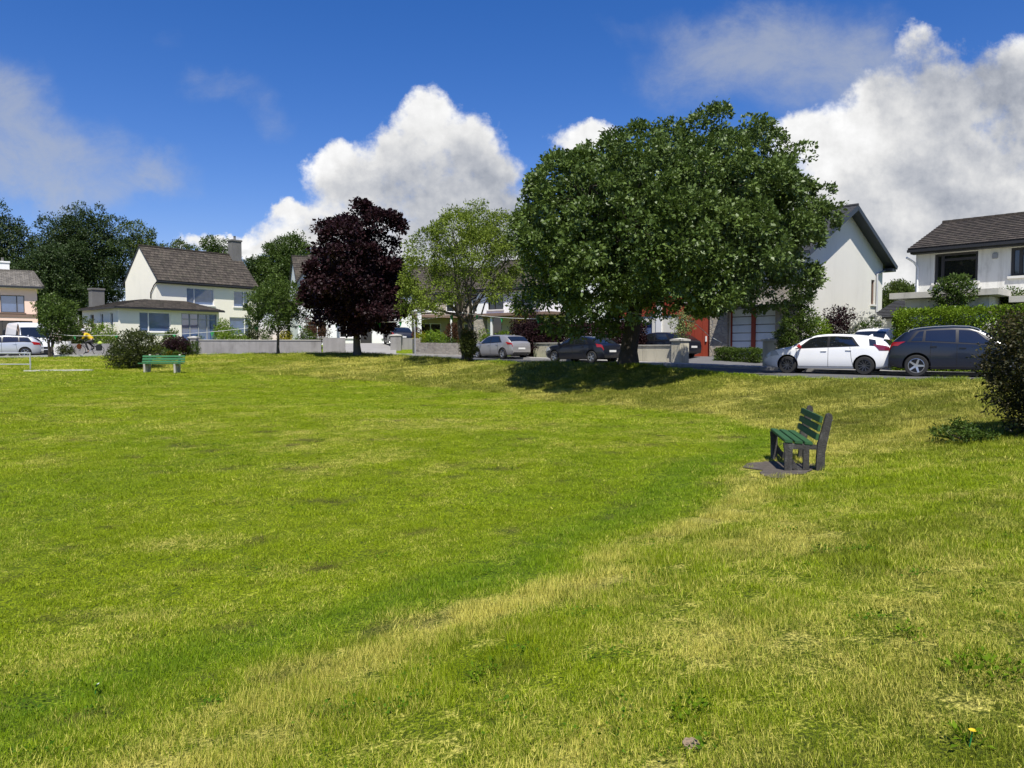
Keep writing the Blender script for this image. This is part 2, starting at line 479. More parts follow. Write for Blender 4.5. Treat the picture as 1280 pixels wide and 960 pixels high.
# ------------------------------------------------------------------ road, kerbs, pavement
m_asph, nt, b = new_mat('asphalt')
pos = nt.node('ShaderNodeNewGeometry').outputs['Position']
n1 = nt.noise(pos, .5, 5, .6); n2 = nt.noise(pos, 60, 3, .7)
c = nt.mix(n1, (.075,.075,.080), (.15,.148,.145)); c = nt.mix(nt.m('MULTIPLY', n2, .5), c, (.05,.05,.05))
nt.put(b.inputs['Base Color'], c); b.inputs['Roughness'].default_value = .88
m_conc = mat('concrete_kerb', (.34,.33,.31), .85, var=.25, vscale=2.5, bump=.3, bscale=60, dirt=.4)
m_pave = mat('pavement_concrete', (.30,.29,.275), .88, var=.2, vscale=1.2, bump=.25, bscale=50, dirt=.35)
def strip(name, o0, o1, dz0, dz1, m, i0=0, i1=None, thick=0.0):
    P = RP[i0:i1]; N = RN[i0:i1]
    k = 4
    V = []; 
    for p, n in zip(P, N):
        for j in range(k+1):
            t = j/k; o = o0+(o1-o0)*t
            V.append((p[0]+n[0]*o, p[1]+n[1]*o, p[2]+dz0+(dz1-dz0)*t))
    V = np.array(V); L = len(P); w = k+1
    Fq = np.array([(i*w+j, i*w+j+1, (i+1)*w+j+1, (i+1)*w+j) for i in range(L-1) for j in range(k)])
    if thick:
        mb = MB(); mb.v = [tuple(v) for v in V]+[(v[0],v[1],v[2]-thick) for v in V]
        n = len(V)
        mb.f = [list(f) for f in Fq]+[[a+n for a in f[::-1]] for f in Fq]
        for i in range(L-1):
            mb.f.append([i*w, (i+1)*w, (i+1)*w+n, i*w+n]); a = i*w+k; bq = (i+1)*w+k
            mb.f.append([a, a+n, bq+n, bq])
        mb.mi = [0]*len(mb.f); mb.uv = [None]*len(mb.f)
        return tag(mb.build(name, m), kind='structure')
    return tag(np_mesh(name, V, Fq, m, smooth=True), kind='structure')
strip('road', -3.12, 3.12, 0, 0, m_asph)
strip('kerb', -3.24, -3.12, .07, .07, m_conc, thick=.2)
strip('kerb', 3.12, 3.26, .11, .11, m_conc, thick=.25)
strip('pavement', 3.26, 4.62, .105, .115, m_pave, thick=.2)

def drape(name, poly, m, dz=.045, step=.5, kind='structure', wob=0.0):
    """sheet over the terrain inside a polygon (x,y)"""
    P = np.array(poly, float)
    x0,y0 = P.min(0); x1,y1 = P.max(0)
    bm = bmesh.new()
    vs = [bm.verts.new((p[0],p[1],0)) for p in P]
    bm.faces.new(vs)
    for ax, a0, a1 in ((0,x0,x1),(1,y0,y1)):
        c = a0+step
        while c < a1:
            co = [0,0,0]; co[ax] = c; no = [0,0,0]; no[ax] = 1
            bmesh.ops.bisect_plane(bm, geom=bm.verts[:]+bm.edges[:]+bm.faces[:], plane_co=co, plane_no=no)
            c += step
    xs = np.array([v.co.x for v in bm.verts]); ys = np.array([v.co.y for v in bm.verts])
    zs = hgt(xs, ys)+dz
    for v, z in zip(bm.verts, zs): v.co.z = z
    bmesh.ops.recalc_face_normals(bm, faces=bm.faces[:])
    me = bpy.data.meshes.new(name); bm.to_mesh(me); bm.free()
    if me.polygons and me.polygons[0].normal.z < 0: me.flip_normals()
    o = link_mesh(name, me, m, None, 60)
    return tag(o, kind=kind)
def wl(t, off):
    """point along the boundary line of the houses on the right: t metres from the drive, off = distance behind the road's centre line"""
    return (10.5-.55*t+.84*off, 25.2+.84*t+.55*off)
m_drive = mat('drive_tarmac', (.13,.13,.135), .88, var=.25, vscale=.8, bump=.3, bscale=60)
m_drive2 = mat('drive_gravel_pale', (.27,.26,.245), .9, var=.2, vscale=1.0, bump=.3, bscale=50)
# ------------------------------------------------------------------ foliage
def unit(v): return v/np.maximum(np.linalg.norm(v, axis=-1, keepdims=True), 1e-9)
def rdir(n): return unit(rng.normal(size=(n,3)))
def lobe_points(lobes, n, inner=.3, lump=.10, zmin=None, cull=.72):
    L = np.array(lobes, float); Cn = L[:, :3]; R = L[:, 3:6]
    area = (R[:,0]*R[:,1]+R[:,1]*R[:,2]+R[:,0]*R[:,2]); pr = area/area.sum()
    out = []; no = []; tot = 0
    while tot < n:
        k = rng.choice(len(L), n, p=pr); d = rdir(n)
        r = 1-inner*rng.random(n)**2
        ph = d*4.5+k[:,None]*3.1
        r *= 1+lump*(np.sin(ph[:,0]*1.7+k)+np.sin(ph[:,1]*1.9)+np.sin(ph[:,2]*2.3))*.6
        p = Cn[k]+R[k]*d*r[:,None]
        keep = np.ones(n, bool)
        for j in range(len(L)):
            q = (((p-Cn[j])/R[j])**2).sum(1)
            keep &= ~((q < cull**2) & (k != j) & (rng.random(n) < .93))
        if zmin is not None: keep &= p[:,2] > zmin
        out.append(p[keep]); no.append(unit(d/R[k])[keep]); tot += keep.sum()
        if len(out) > 40: break
    return np.concatenate(out)[:n], np.concatenate(no)[:n]

def clump_points(lobes, nc, n, r, inner=.3, lump=.1, cull=.75, flat=.7):
    C, O = lobe_points(lobes, nc, inner, lump, cull=cull)
    k = rng.integers(0, len(C), n); rr = r*(.6+.8*rng.random(len(C)))
    d = rdir(n); q = (.35+.65*rng.random(n)**.5)
    flip = (d*O[k]).sum(1) < -.35; d[flip] *= -1
    P = C[k]+d*(rr[k]*q)[:,None]*np.array([1,1,flat])
    return P, unit(d+O[k]*.6), k

def leaves(name, P, O, per, size, mat_, parent, aspect=.55, spread=1.2, up=.55, tvar=.35, clump=None, fold=.14, ctint=None, outw=.6):
    """every point P (pointing O) carries `per` leaves; one folded quad per leaf"""
    n = len(P)
    base = np.repeat(P, per, 0); o = np.repeat(O, per, 0); N = n*per
    d = unit(o*outw+rng.normal(size=(N,3))*.75+np.array([0,0,.12]))
    base = base+d*(size*spread*rng.random((N,1)))+rng.normal(size=(N,3))*size*.35
    nrm = unit(np.array([0,0,up])+o*.35+rng.normal(size=(N,3))*.55)
    nrm = unit(nrm-d*(nrm*d).sum(1,keepdims=True))
    sd = np.cross(d, nrm)
    s = (size*(.45+.95*rng.random(N)**1.3))[:,None]
    V = np.empty((N,4,3))
    V[:,0] = base; V[:,2] = base+d*s-nrm*s*.12*rng.random((N,1))
    V[:,1] = base+d*s*.48+sd*s*aspect*.5+nrm*s*fold
    V[:,3] = base+d*s*.48-sd*s*aspect*.5+nrm*s*fold
    Fq = np.arange(N*4).reshape(N,4)
    ct = rng.random(n) if ctint is None else ctint
    t = np.clip(np.repeat(ct, per)*(1-tvar)+rng.random(N)*tvar, 0, 1)
    return np_mesh(name, V.reshape(-1,3), Fq, mat_, parent, face_attrs={'tint': t})

def curve_pts(a, b, n=5, sag=0.0, wob=.06):
    a = np.array(a, float); b = np.array(b, float); L = np.linalg.norm(b-a)
    pts = []
    for i in range(n+1):
        t = i/n; p = a+(b-a)*t; p[2] += sag*L*math.sin(PI*t)
        if 0 < i < n: p = p+rng.normal(size=3)*wob*L*.6
        pts.append(p)
    return pts

m_bark = mat('bark_grey', (.085,.072,.055), .9, var=.45, vscale=6, bump=.9, bscale=18, dirt=.5, dirtcol=(.09,.10,.05))
m_barkd = mat('bark_dark', (.045,.036,.028), .92, var=.4, vscale=6, bump=.9, bscale=18)
m_barkl = mat('bark_lichen', (.17,.165,.13), .92, var=.5, vscale=5, bump=.9, bscale=14, dirt=.5, dirtcol=(.07,.065,.05))

def tree(name, label, loc, lobes, trunk_r, fork, npts, per, leafsize, lmat, bark, trunk_top=None, group=None, limbs=9, twigs=2,
         inner=.35, lump=.1, lean=(0,0), core=0, cat='tree', aspect=.55, tk=1.0, stems=1, cull=.72, ctint_z=False, up=.55, limb_r=.42, spread=1.2, outw=.6, clump=None):
    root = thing(name, label, cat, loc, 0, group)
    mb = MB(); L = np.array(lobes, float)
    ctr = L[:,:3].mean(0)
    for s in range(stems):
        off = np.array([0,0,0]) if stems == 1 else np.array([math.cos(s*2.4)*trunk_r*1.1, math.sin(s*2.4)*trunk_r*1.1, 0])
        f = np.array([lean[0], lean[1], fork])+off*(2.2 if stems > 1 else 1)
        path = [off+np.array([0,0,-.25]), off*1.02+np.array([0,0,.05]), off+np.array([lean[0]*.1,lean[1]*.1,fork*.25])+rng.normal(size=3)*.02, off+(f-off)*.62+rng.normal(size=3)*.03*fork*.4, f]
        mb.tube(path, [trunk_r*1.75, trunk_r*1.28, trunk_r*1.0, trunk_r*.92, trunk_r*.86], 12, rough=.05)
        idx = np.argsort(-L[:,3]*L[:,4]*L[:,5])[:limbs]
        for j in idx:
            if stems > 1 and (j % stems) != s: continue
            tgt = L[j,:3]+rng.normal(size=3)*L[j,3:6]*.2
            st = f+np.array([0,0,-rng.random()*.25*fork*.5])
            p = curve_pts(st, tgt, 5, .10)
            r0 = trunk_r*limb_r*(.8+.5*rng.random())
            mb.tube(p, [r0*(1-.8*i/5) for i in range(6)], 8, rough=.06)
            for q in range(twigs):
                a = p[2+rng.integers(0,3)]
                e = L[j,:3]+rdir(1)[0]*L[j,3:6]*.92
                tp = curve_pts(a, e, 4, .04)
                mb.tube(tp, [r0*.34*(1-.8*i/4)+.004 for i in range(5)], 5)
                for q2 in range(2 if tk > .5 else 0):
                    e2 = tp[2]+rdir(1)[0]*L[j,3:6]*.6
                    mb.tube(curve_pts(tp[2], e2, 3, .03), [r0*.16*(1-.7*i/3)+.003 for i in range(4)], 4)
    mb.build('trunk', bark, root, smooth=60)
    kk = None
    if clump: P, O, kk = clump_points(lobes, clump[0], npts, clump[1], inner, lump, cull)
    else: P, O = lobe_points(lobes, npts, inner, lump, cull=cull)
    ct = None
    if ctint_z:
        z = (P[:,2]-P[:,2].min())/np.ptp(P[:,2]); ct = np.clip(rng.random(len(P))*.7+.3*fbm(P[:,0]*.8+P[:,2], P[:,1]*.8, 3), 0, 1)
    else:
        ct = np.clip(.55*rng.random(len(P))+.9*(fbm(P[:,0]*.9/leafsize*.12+P[:,2]*.3, P[:,1]*.9/leafsize*.12+P[:,2]*.7, 3)-.25), 0, 1)
    if kk is not None:
        ct = np.clip(.45*ct+.35*rng.random(kk.max()+1)[kk]+.12, 0, 1)
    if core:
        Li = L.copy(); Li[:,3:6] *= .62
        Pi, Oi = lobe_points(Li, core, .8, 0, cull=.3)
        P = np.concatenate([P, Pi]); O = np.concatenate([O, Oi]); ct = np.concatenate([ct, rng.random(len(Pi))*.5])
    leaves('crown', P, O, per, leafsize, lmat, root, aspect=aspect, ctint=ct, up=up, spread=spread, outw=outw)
    return root

def rand_lobes(c, R, n, r, jit=.25, seed=None, zflat=1.0, lowcut=-.8, power=.5):
    """n lobes of radius ~r filling an ellipsoid (centre c, semi-axes R)"""
    g = np.random.default_rng(seed if seed is not None else 1)
    out = []
    i = 0
    while len(out) < n and i < 4000:
        i += 1
        d = g.normal(size=3); d /= np.linalg.norm(d)
        if d[2] < lowcut: continue
        q = (g.random()**power)
        rr = r*(1+jit*g.normal()*.6); rr = max(rr, r*.45)
        p = np.array(c)+d*np.maximum(np.array(R)-rr*.85, .05)*q
        if any(np.linalg.norm((p-np.array(o[:3])))< .45*r for o in out): continue
        out.append((p[0],p[1],p[2],rr,rr,rr*.85*zflat))
    return out

# leaf colours
lm_oak  = leaf_mat('leaf_whitebeam', (.022,.052,.007), (.165,.235,.050), rough=.45, trans=.2, spec=.4)
lm_maple= leaf_mat('leaf_purple_maple', (.008,.003,.005), (.042,.014,.017), rough=.55, trans=.15, spec=.25)
lm_pale = leaf_mat('leaf_pale_green', (.09,.145,.014), (.245,.31,.045), rough=.5, trans=.35)
lm_young= leaf_mat('leaf_young_tree', (.040,.078,.014), (.12,.175,.030), rough=.45, trans=.3)
lm_dark = leaf_mat('leaf_dark_wood', (.016,.036,.009), (.060,.095,.020), rough=.55, trans=.2, spec=.35)
lm_mid  = leaf_mat('leaf_mid_wood', (.030,.065,.010), (.095,.14,.022), rough=.55, trans=.25, spec=.35)
lm_light= leaf_mat('leaf_light_wood', (.05,.085,.012), (.125,.165,.03), rough=.55, trans=.3, spec=.35)
lm_hedge= leaf_mat('leaf_hedge', (.085,.16,.010), (.22,.31,.022), rough=.4, trans=.3)
lm_box  = leaf_mat('leaf_box_hedge', (.035,.075,.010), (.10,.15,.022), rough=.45, trans=.25)
lm_olive= leaf_mat('leaf_olive_bush', (.028,.042,.010), (.075,.090,.020), rough=.5, trans=.2)
lm_purp = leaf_mat('leaf_purple_bush', (.012,.005,.007), (.042,.016,.018), rough=.6, trans=.15, spec=.2)
lm_red  = leaf_mat('leaf_red_bush', (.035,.030,.012), (.13,.045,.022), rough=.45, trans=.25)
lm_redg = leaf_mat('leaf_dark_photinia', (.020,.036,.009), (.085,.066,.022), rough=.5, trans=.25, spec=.3)
lm_gold = leaf_mat('leaf_gold', (.22,.20,.01), (.42,.37,.03), rough=.5, trans=.3)
lm_white= leaf_mat('petals_white', (.45,.45,.36), (.75,.74,.66), rough=.6, trans=.3)
lm_orange=leaf_mat('petals_orange', (.42,.20,.01), (.60,.34,.03), rough=.6, trans=.3)
lm_grnb = leaf_mat('leaf_bright_bush', (.085,.155,.010), (.21,.30,.025), rough=.45, trans=.3)

# the big tree on the verge
def zsq(z): return z if z < 5 else 5+(z-5)*.84
def pl(px, py, d, dy=0):   # photo position -> offset from nothing (world)
    return np.array([X(px,d), d+dy, Z(py,d)])
bt = np.array([4.38, 28.0, G(4.38, 28.0)])
bl = []
g = np.random.default_rng(11)
S = 28.0/F
outl = [(690,228,40),(705,218,40),(722,212,40),(762,205,42),(800,190,46),(840,172,44),(880,165,42),(915,172,40),(935,178,42),(955,192,42),(972,205,40),(985,225,40),(1005,245,36),(1000,285,40),(985,325,38),
        (675,260,42),(668,305,40),(682,345,36),(712,370,34),(752,385,30),(960,345,34),(935,362,32),(905,358,34),(870,366,28),(830,358,34),(790,362,30),
        (738,236,44),(775,232,44),(700,240,40),(740,260,60),(800,250,62),(860,235,64),(920,245,60),(950,295,55),(890,310,60),(820,315,60),(750,320,55)]
for (px,py,r) in outl:
    rr = r*S-.22
    yy = g.uniform(-1.2, 1.2)
    bl.append(((X(px,28)-bt[0]-1.6)*.95+1.6, yy, zsq(Z(py,28)-bt[2]), rr, rr, rr*.88))
for (px,py,r,dy) in [(730,250,55,-3.2),(800,230,58,-3.8),(870,220,58,-3.6),(940,250,50,-2.8),(700,300,46,-2.4),(770,300,56,-4.3),(850,300,58,-4.6),(920,310,52,-3.8),(740,350,42,-3.6),(810,355,44,-4.4),(880,352,40,-4.2),(975,290,40,-2.2),
                     (760,250,60,3.2),(840,230,60,3.6),(910,250,55,3.2),(780,310,60,3.8),(870,310,60,4.0),(940,310,50,3.0),(720,310,50,3.0),(690,370,24,-1.5),(720,392,22,-2.0),(700,397,22,-1.0),(742,402,20,-2.4),(662,350,26,.2),(660,378,20,.3),(965,362,26,-1.0),(1000,350,24,-.5),(660,285,26,-1),(1025,245,20,.3)]:
    rr = r*S-.10
    d2 = 28+dy
    bl.append(((X(px,d2)-bt[0]-1.6)*.95+1.6, dy, zsq(Z(py,d2)-bt[2]), rr, rr, rr*.85))
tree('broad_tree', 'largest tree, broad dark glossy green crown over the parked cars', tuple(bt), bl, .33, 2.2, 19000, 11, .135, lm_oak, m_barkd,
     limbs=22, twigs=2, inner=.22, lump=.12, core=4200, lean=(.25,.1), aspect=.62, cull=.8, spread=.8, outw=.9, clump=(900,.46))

# purple maple
mt = at(447, 42.5); S2 = 42.5/F
ml = []
for (px,py,r,dy) in [(450,275,22,0),(430,290,20,.4),(480,285,18,-.3),(462,262,12,0),(490,275,10,.2),(412,300,16,0),(440,310,30,-.7),(470,315,28,.6),(410,330,22,.3),(455,340,34,-1.2),(425,355,30,-.8),(485,350,24,.4),
                     (405,365,22,0),(440,375,34,.9),(470,375,28,-.9),(495,378,16,.3),(420,392,20,-.5),(455,395,22,-.2),(485,396,16,.2),(396,350,12,.3),(503,362,12,0),(470,340,30,1.2)]:
    ml.append((X(px,42.5)-mt[0], dy*1.6, Z(py,42.5)-mt[2], r*S2*.86, r*S2*.86, r*S2*.8))
tree('purple_maple', 'dark purple leaved maple standing at the kerb of the green', mt, ml, .20, 2.3, 6200, 9, .17, lm_maple, m_bark, limbs=14, twigs=1, inner=.25, lump=.22, core=1100, aspect=.8, spread=1.5, clump=(175,.46))

# airy pale tree on the verge
pt = (-2.3, 37.8, G(-2.3,37.8)); S3 = 37.8/F
plb = []
for (px,py,r,dy) in [(540,310,26,0),(565,290,26,.5),(595,285,26,-.4),(625,290,26,.3),(530,345,24,-.3),(560,330,28,1.3),(595,325,30,-1.4),(630,325,28,1.0),(520,372,18,.2),(548,372,24,-1.2),(640,355,24,.2),(610,300,24,1.6),
                     (650,300,20,0),(575,300,24,-1.6),(570,365,18,1.2),(620,365,16,-1.0),(525,392,10,-.4)]:
    plb.append((X(px,37.8)-pt[0], dy*1.5, Z(py,37.8)-pt[2], r*S3, r*S3, r*S3*.85))
tree('pale_tree', 'airy pale green tree with visible grey lichened branches, by the silver car', pt, plb, .13, 2.0, 5200, 8, .115, lm_pale, m_bark, limbs=18, twigs=4, inner=.5, lump=.15, lean=(-.15,0), stems=2, spread=1.8, limb_r=.42, clump=(300,.42))
# young tree
yt = at(348, 45); S4 = 45/F
yl = []
for (px,py,r,dy) in [(348,362,18,0),(330,375,18,.4),(366,372,18,-.3),(345,385,24,-.6),(322,392,14,.2),(372,392,14,.2),(355,400,18,.5),(335,402,16,-.3),(378,380,10,0),(316,380,8,0)]:
    yl.append((X(px,45)-yt[0], dy*1.5, Z(py,45)-yt[2], r*S4, r*S4, r*S4*.85))
tree('young_tree', 'small round headed young green tree left of the purple maple', yt, yl, .085, 1.3, 1700, 8, .12, lm_young, m_bark, limbs=8, twigs=1, inner=.35, core=250, clump=(110,.34))
# small street tree by the van
st = at(63, 47); S5 = 47/F
sl = []
for (px,py,r,dy) in [(65,385,16,0),(58,397,12,.4),(78,398,16,-.3),(64,412,17,.4),(82,385,10,.3),(88,410,9,0)]:
    sl.append((X(px,47)-st[0], dy*1.5, Z(py,47)-st[2], r*S5, r*S5, r*S5*.95))
tree('street_tree', 'small dark green multi stemmed tree in front of the white van', st, sl, .07, 1.0, 1000, 8, .13, lm_young, m_barkd, limbs=8, twigs=2, inner=.4, stems=3)

# trees behind the houses
def back_tree(label, cpx, wpx, top, d, lmat, n=1500, seed=0, bottom=420, size=.42, lobe=.26, name='woodland_tree', base=None, nl=26, group='trees behind the houses'):
    x = X(cpx, d); zb = 2.0 if base is None else base
    zt = Z(top, d); R = wpx/2/F*d; zlow = Z(bottom, d)
    cz = (zt+zlow)/2; Rz = (zt-zlow)/2
    lb = rand_lobes((0,0,cz-zb), (R, R*.8, Rz), nl, lobe*R*1.35, .3, seed, lowcut=-.9, power=.4)
    tree(name, label, (x, d, zb), lb, max(.14,R*.06), max(1.0, (cz-zb)*.45), int(n*3.2), 7, size*.62, lmat, m_barkd, limbs=7, twigs=1, tk=0, inner=.3, lump=.14, core=int(n*1.3), group=group, clump=(max(40,n//7), size*2.5))
back_tree('dark evergreen tree behind the peach house, cut by the picture edge', 0, 100, 256, 96, lm_dark, 1700, 1)
back_tree('tallest dark tree, directly left of the cream house gable', 104, 130, 252, 98, lm_dark, 2800, 2, nl=34)
back_tree('lighter yellow green tree rising behind the cream house gable', 184, 74, 264, 104, lm_light, 1200, 3)
back_tree('low sunlit green treetop behind the left half of the cream roof', 236, 66, 303, 110, lm_light, 1000, 4, bottom=400)
back_tree('rounded dark treetop behind the middle of the cream roof', 278, 62, 296, 106, lm_mid, 1100, 5, bottom=400)
back_tree('wide mid green tree between the cream chimney and the purple maple', 362, 96, 293, 102, lm_mid, 1900, 6, bottom=420)
back_tree('dark tree directly behind the cream house chimney', 322, 52, 318, 104, lm_dark, 900, 7, bottom=420)
back_tree('dark tree seen through the purple maple', 425, 70, 310, 108, lm_mid, 900, 8, bottom=420)
back_tree('dark treetop beside the flat chimney of the cream house wing', 60, 90, 300, 90, lm_dark, 1400, 9, bottom=425)
back_tree('small tree in the gap between the slate gable and the tiled white house', 1122, 40, 345, 62, lm_light, 700, 10, bottom=400, size=.25, nl=14)
back_tree('leafy tree far behind the pale verge tree', 590, 90, 345, 100, lm_mid, 900, 12, bottom=420)

# shrubs
def shrub(label, px, d, wpx, top, bottom, lmat, n=500, per=7, size=.09, seed=0, name='bush', depth=None, group=None, nl=12, cat='bush', x=None, zb=None, inner=.35, lump=.13, dark=True, aspect=.55, flat=1.0, spread=1.2):
    xx = X(px, d) if x is None else x
    R = wpx/2/F*d; zt = Z(top, d); z0 = G(xx, d) if zb is None else zb
    H = max(zt-z0, .25); Ry = R if depth is None else depth
    lb = rand_lobes((0,0,H*.51), (R*1.06,Ry*1.06,H*.57), nl, min(R,H*.5)*.55, .25, seed, lowcut=-1, power=.4)
    root = thing(name, label, cat, (xx,d,z0), 0, group)
    mb = MB()
    for i in range(6):
        e = lb[i % len(lb)][:3]
        mb.tube(curve_pts((rng.normal()*.05*R, rng.normal()*.05*R, -.1), e, 3, .05), [.03,.022,.015,.008], 5)
    mb.build('stem', m_barkd, root)
    P, O = lobe_points(lb, n, inner, lump, zmin=.02)
    if dark:
        Li = np.array(lb); Li[:,3:6] *= .6
        Pi, Oi = lobe_points(Li, max(n//5,30), .8, 0, zmin=.02, cull=.3)
        P = np.concatenate([P,Pi]); O = np.concatenate([O,Oi])
    leaves('foliage', P, O, per, size, lmat, root, aspect=aspect, tvar=.5, spread=spread)
    return root
def flowers(root, lmat, n, R, H, size=.07, per=4):
    lb = rand_lobes((0,0,H*.55), (R,R,H*.5), 10, min(R,H*.5)*.55, .2, 5, power=.4)
    P, O = lobe_points(lb, n, .08, .1, zmin=.05)
    leaves('blossom', P, O, per, size, lmat, root, aspect=.8, spread=.6)

shrub('big round dark olive bush left of the far bench', 168, 38, 70, 415, 460, lm_olive, 1100, 8, .10, 21, nl=16)
sh = shrub('low maroon leaved bush behind the far bench', 218, 44.5, 44, 420, 442, lm_purp, 420, 7, .11, 22)
sh = shrub('low plant with yellow orange flowers behind the far bench', 215, 42.5, 30, 437, 448, lm_box, 260, 7, .09, 23, name='flowering_plant', cat='plant')
flowers(sh, lm_orange, 90, .65, .42, .09)
shrub('green bush right of the far bench by the grey wall end', 240, 45, 24, 426, 446, lm_box, 240, 7, .09, 24)
# the dark shrub at the right edge
rb = shrub('tall dark red and green shrub at the right edge of the bank', 1295, 11.8, 106, 396, 545, lm_redg, 1900, 9, .055, 25, nl=34, depth=.8, inner=.6, lump=.28, spread=2.4)
shrub('low green plant in the shade at the foot of the red shrub', 1214, 12.0, 90, 545, 558, lm_box, 260, 8, .045, 26, lump=.35, spread=2.2, name='low_plant', cat='plant')
# ------------------------------------------------------------------ buildings
m_cream = mat('render_cream', (.86,.815,.68), .9, var=.05, vscale=.8, bump=.12, bscale=90, dirt=.10, dirtcol=(.45,.43,.33))
m_white = mat('render_white', (.82,.82,.79), .9, var=.05, vscale=.8, bump=.12, bscale=90, dirt=.10, dirtcol=(.45,.45,.42))
m_whited= mat('render_white_weathered', (.74,.73,.67), .9, var=.10, vscale=.9, bump=.2, bscale=70, dirt=.50, dirtcol=(.30,.29,.25), streak=.45)
m_gable = mat('render_offwhite_streaked', (.70,.68,.60), .9, var=.08, vscale=.5, bump=.12, bscale=80, dirt=.25, dirtcol=(.50,.48,.41), streak=.10)
m_peach = mat('render_peach', (.90,.65,.52), .9, var=.05, vscale=.8, bump=.12, bscale=90)
m_wallc = mat('boundary_cream', (.56,.52,.40), .92, var=.12, vscale=1.0, bump=.3, bscale=50, dirt=.55, dirtcol=(.20,.18,.13), streak=.6)
m_wallg = mat('boundary_grey', (.27,.26,.245), .92, var=.25, vscale=1.2, bump=.35, bscale=40, dirt=.5, dirtcol=(.12,.11,.10), streak=.3)
m_capc = mat('coping_pale', (.50,.48,.42), .9, var=.15, vscale=2, bump=.25, bscale=40, dirt=.4, dirtcol=(.2,.19,.16))
m_frw = mat('frame_white', (.78,.78,.76), .45, var=.03)
m_frd = mat('frame_dark', (.035,.033,.032), .5, var=.1)
m_frg = mat('frame_grey', (.30,.31,.32), .5, var=.05)
m_pane = glass_mat('pane_sky', (.085,.13,.25), .02, 1.0)  # blue of the reflected sky is put into the glass base colour
m_paned = glass_mat('pane_dark', (.010,.011,.012), .05, .5)
m_sill = mat('sill_pale', (.66,.65,.60), .85, var=.08)
m_gut = mat('gutter_black', (.025,.025,.027), .45, var=.1)
m_pipeg = mat('pipe_grey', (.30,.31,.32), .5, var=.1)
m_tileg = tile_mat('tiles_grey_brown', (.036,.029,.023), (.110,.090,.070), .34, .34, .4, 1.0)
m_tilep = tile_mat('tiles_pale', (.16,.148,.128), (.30,.275,.235), .34, .34, .45, .8, (.13,.12,.09))
m_tiled = tile_mat('tiles_dark_brown', (.034,.027,.022), (.085,.068,.054), .32, .34, .35, .8)
m_slate = tile_mat('slate_dark', (.024,.029,.037), (.036,.042,.052), .3, .25, .08, .25, (.08,.08,.08))
m_chim = mat('chimney_grey', (.15,.145,.135), .92, var=.25, vscale=2, bump=.4, bscale=40, dirt=.4)
m_stone = stone_mat('stone_buff', ((.50,.43,.33),(.33,.28,.22),(.62,.55,.43)), 2.8)
m_stonef = stone_mat('stone_far', ((.34,.31,.27),(.18,.155,.14),(.42,.38,.32)), 4.5, flat=1.4)
m_redw = mat('timber_red', (.32,.050,.022), .6, var=.2, vscale=3, streak=.3, dirtcol=(.09,.02,.012))
m_gdoor = mat('garage_blue_white', (.70,.76,.82), .5, var=.06, dirt=.2, dirtcol=(.35,.38,.4))
m_brown = mat('timber_brown', (.10,.06,.04), .7, var=.2)
m_roofb = mat('fascia_brown', (.20,.13,.095), .7, var=.15)

def wall_face(mb, o, u, n, W, H, holes=(), mi=0, rev=.18):
    """rectangular wall with openings; o lower-left corner, u along, n outward"""
    o = Vector(o); u = Vector(u).normalized(); n = Vector(n).normalized(); z = Vector((0,0,1))
    xs = sorted({0.0, W}|{min(max(h[k],0),W) for h in holes for k in (0,2)}); zs = sorted({0.0, H}|{min(max(h[k],0),H) for h in holes for k in (1,3)})
    P = lambda a, b, d=0: o+u*a+z*b-n*d
    for a0, a1 in zip(xs[:-1], xs[1:]):
        for c0, c1 in zip(zs[:-1], zs[1:]):
            ca = (a0+a1)/2; cc = (c0+c1)/2
            if any(h[0] < ca < h[2] and h[1] < cc < h[3] for h in holes): continue
            mb.quad(P(a0,c0), P(a1,c0), P(a1,c1), P(a0,c1), mi)
    for h in holes:
        a0,c0,a1,c1 = h[:4]
        for (p,q) in (((a0,c0),(a1,c0)),((a1,c0),(a1,c1)),((a1,c1),(a0,c1)),((a0,c1),(a0,c0))):
            mb.quad(P(*p), P(*q), P(q[0],q[1],rev), P(p[0],p[1],rev), mi)

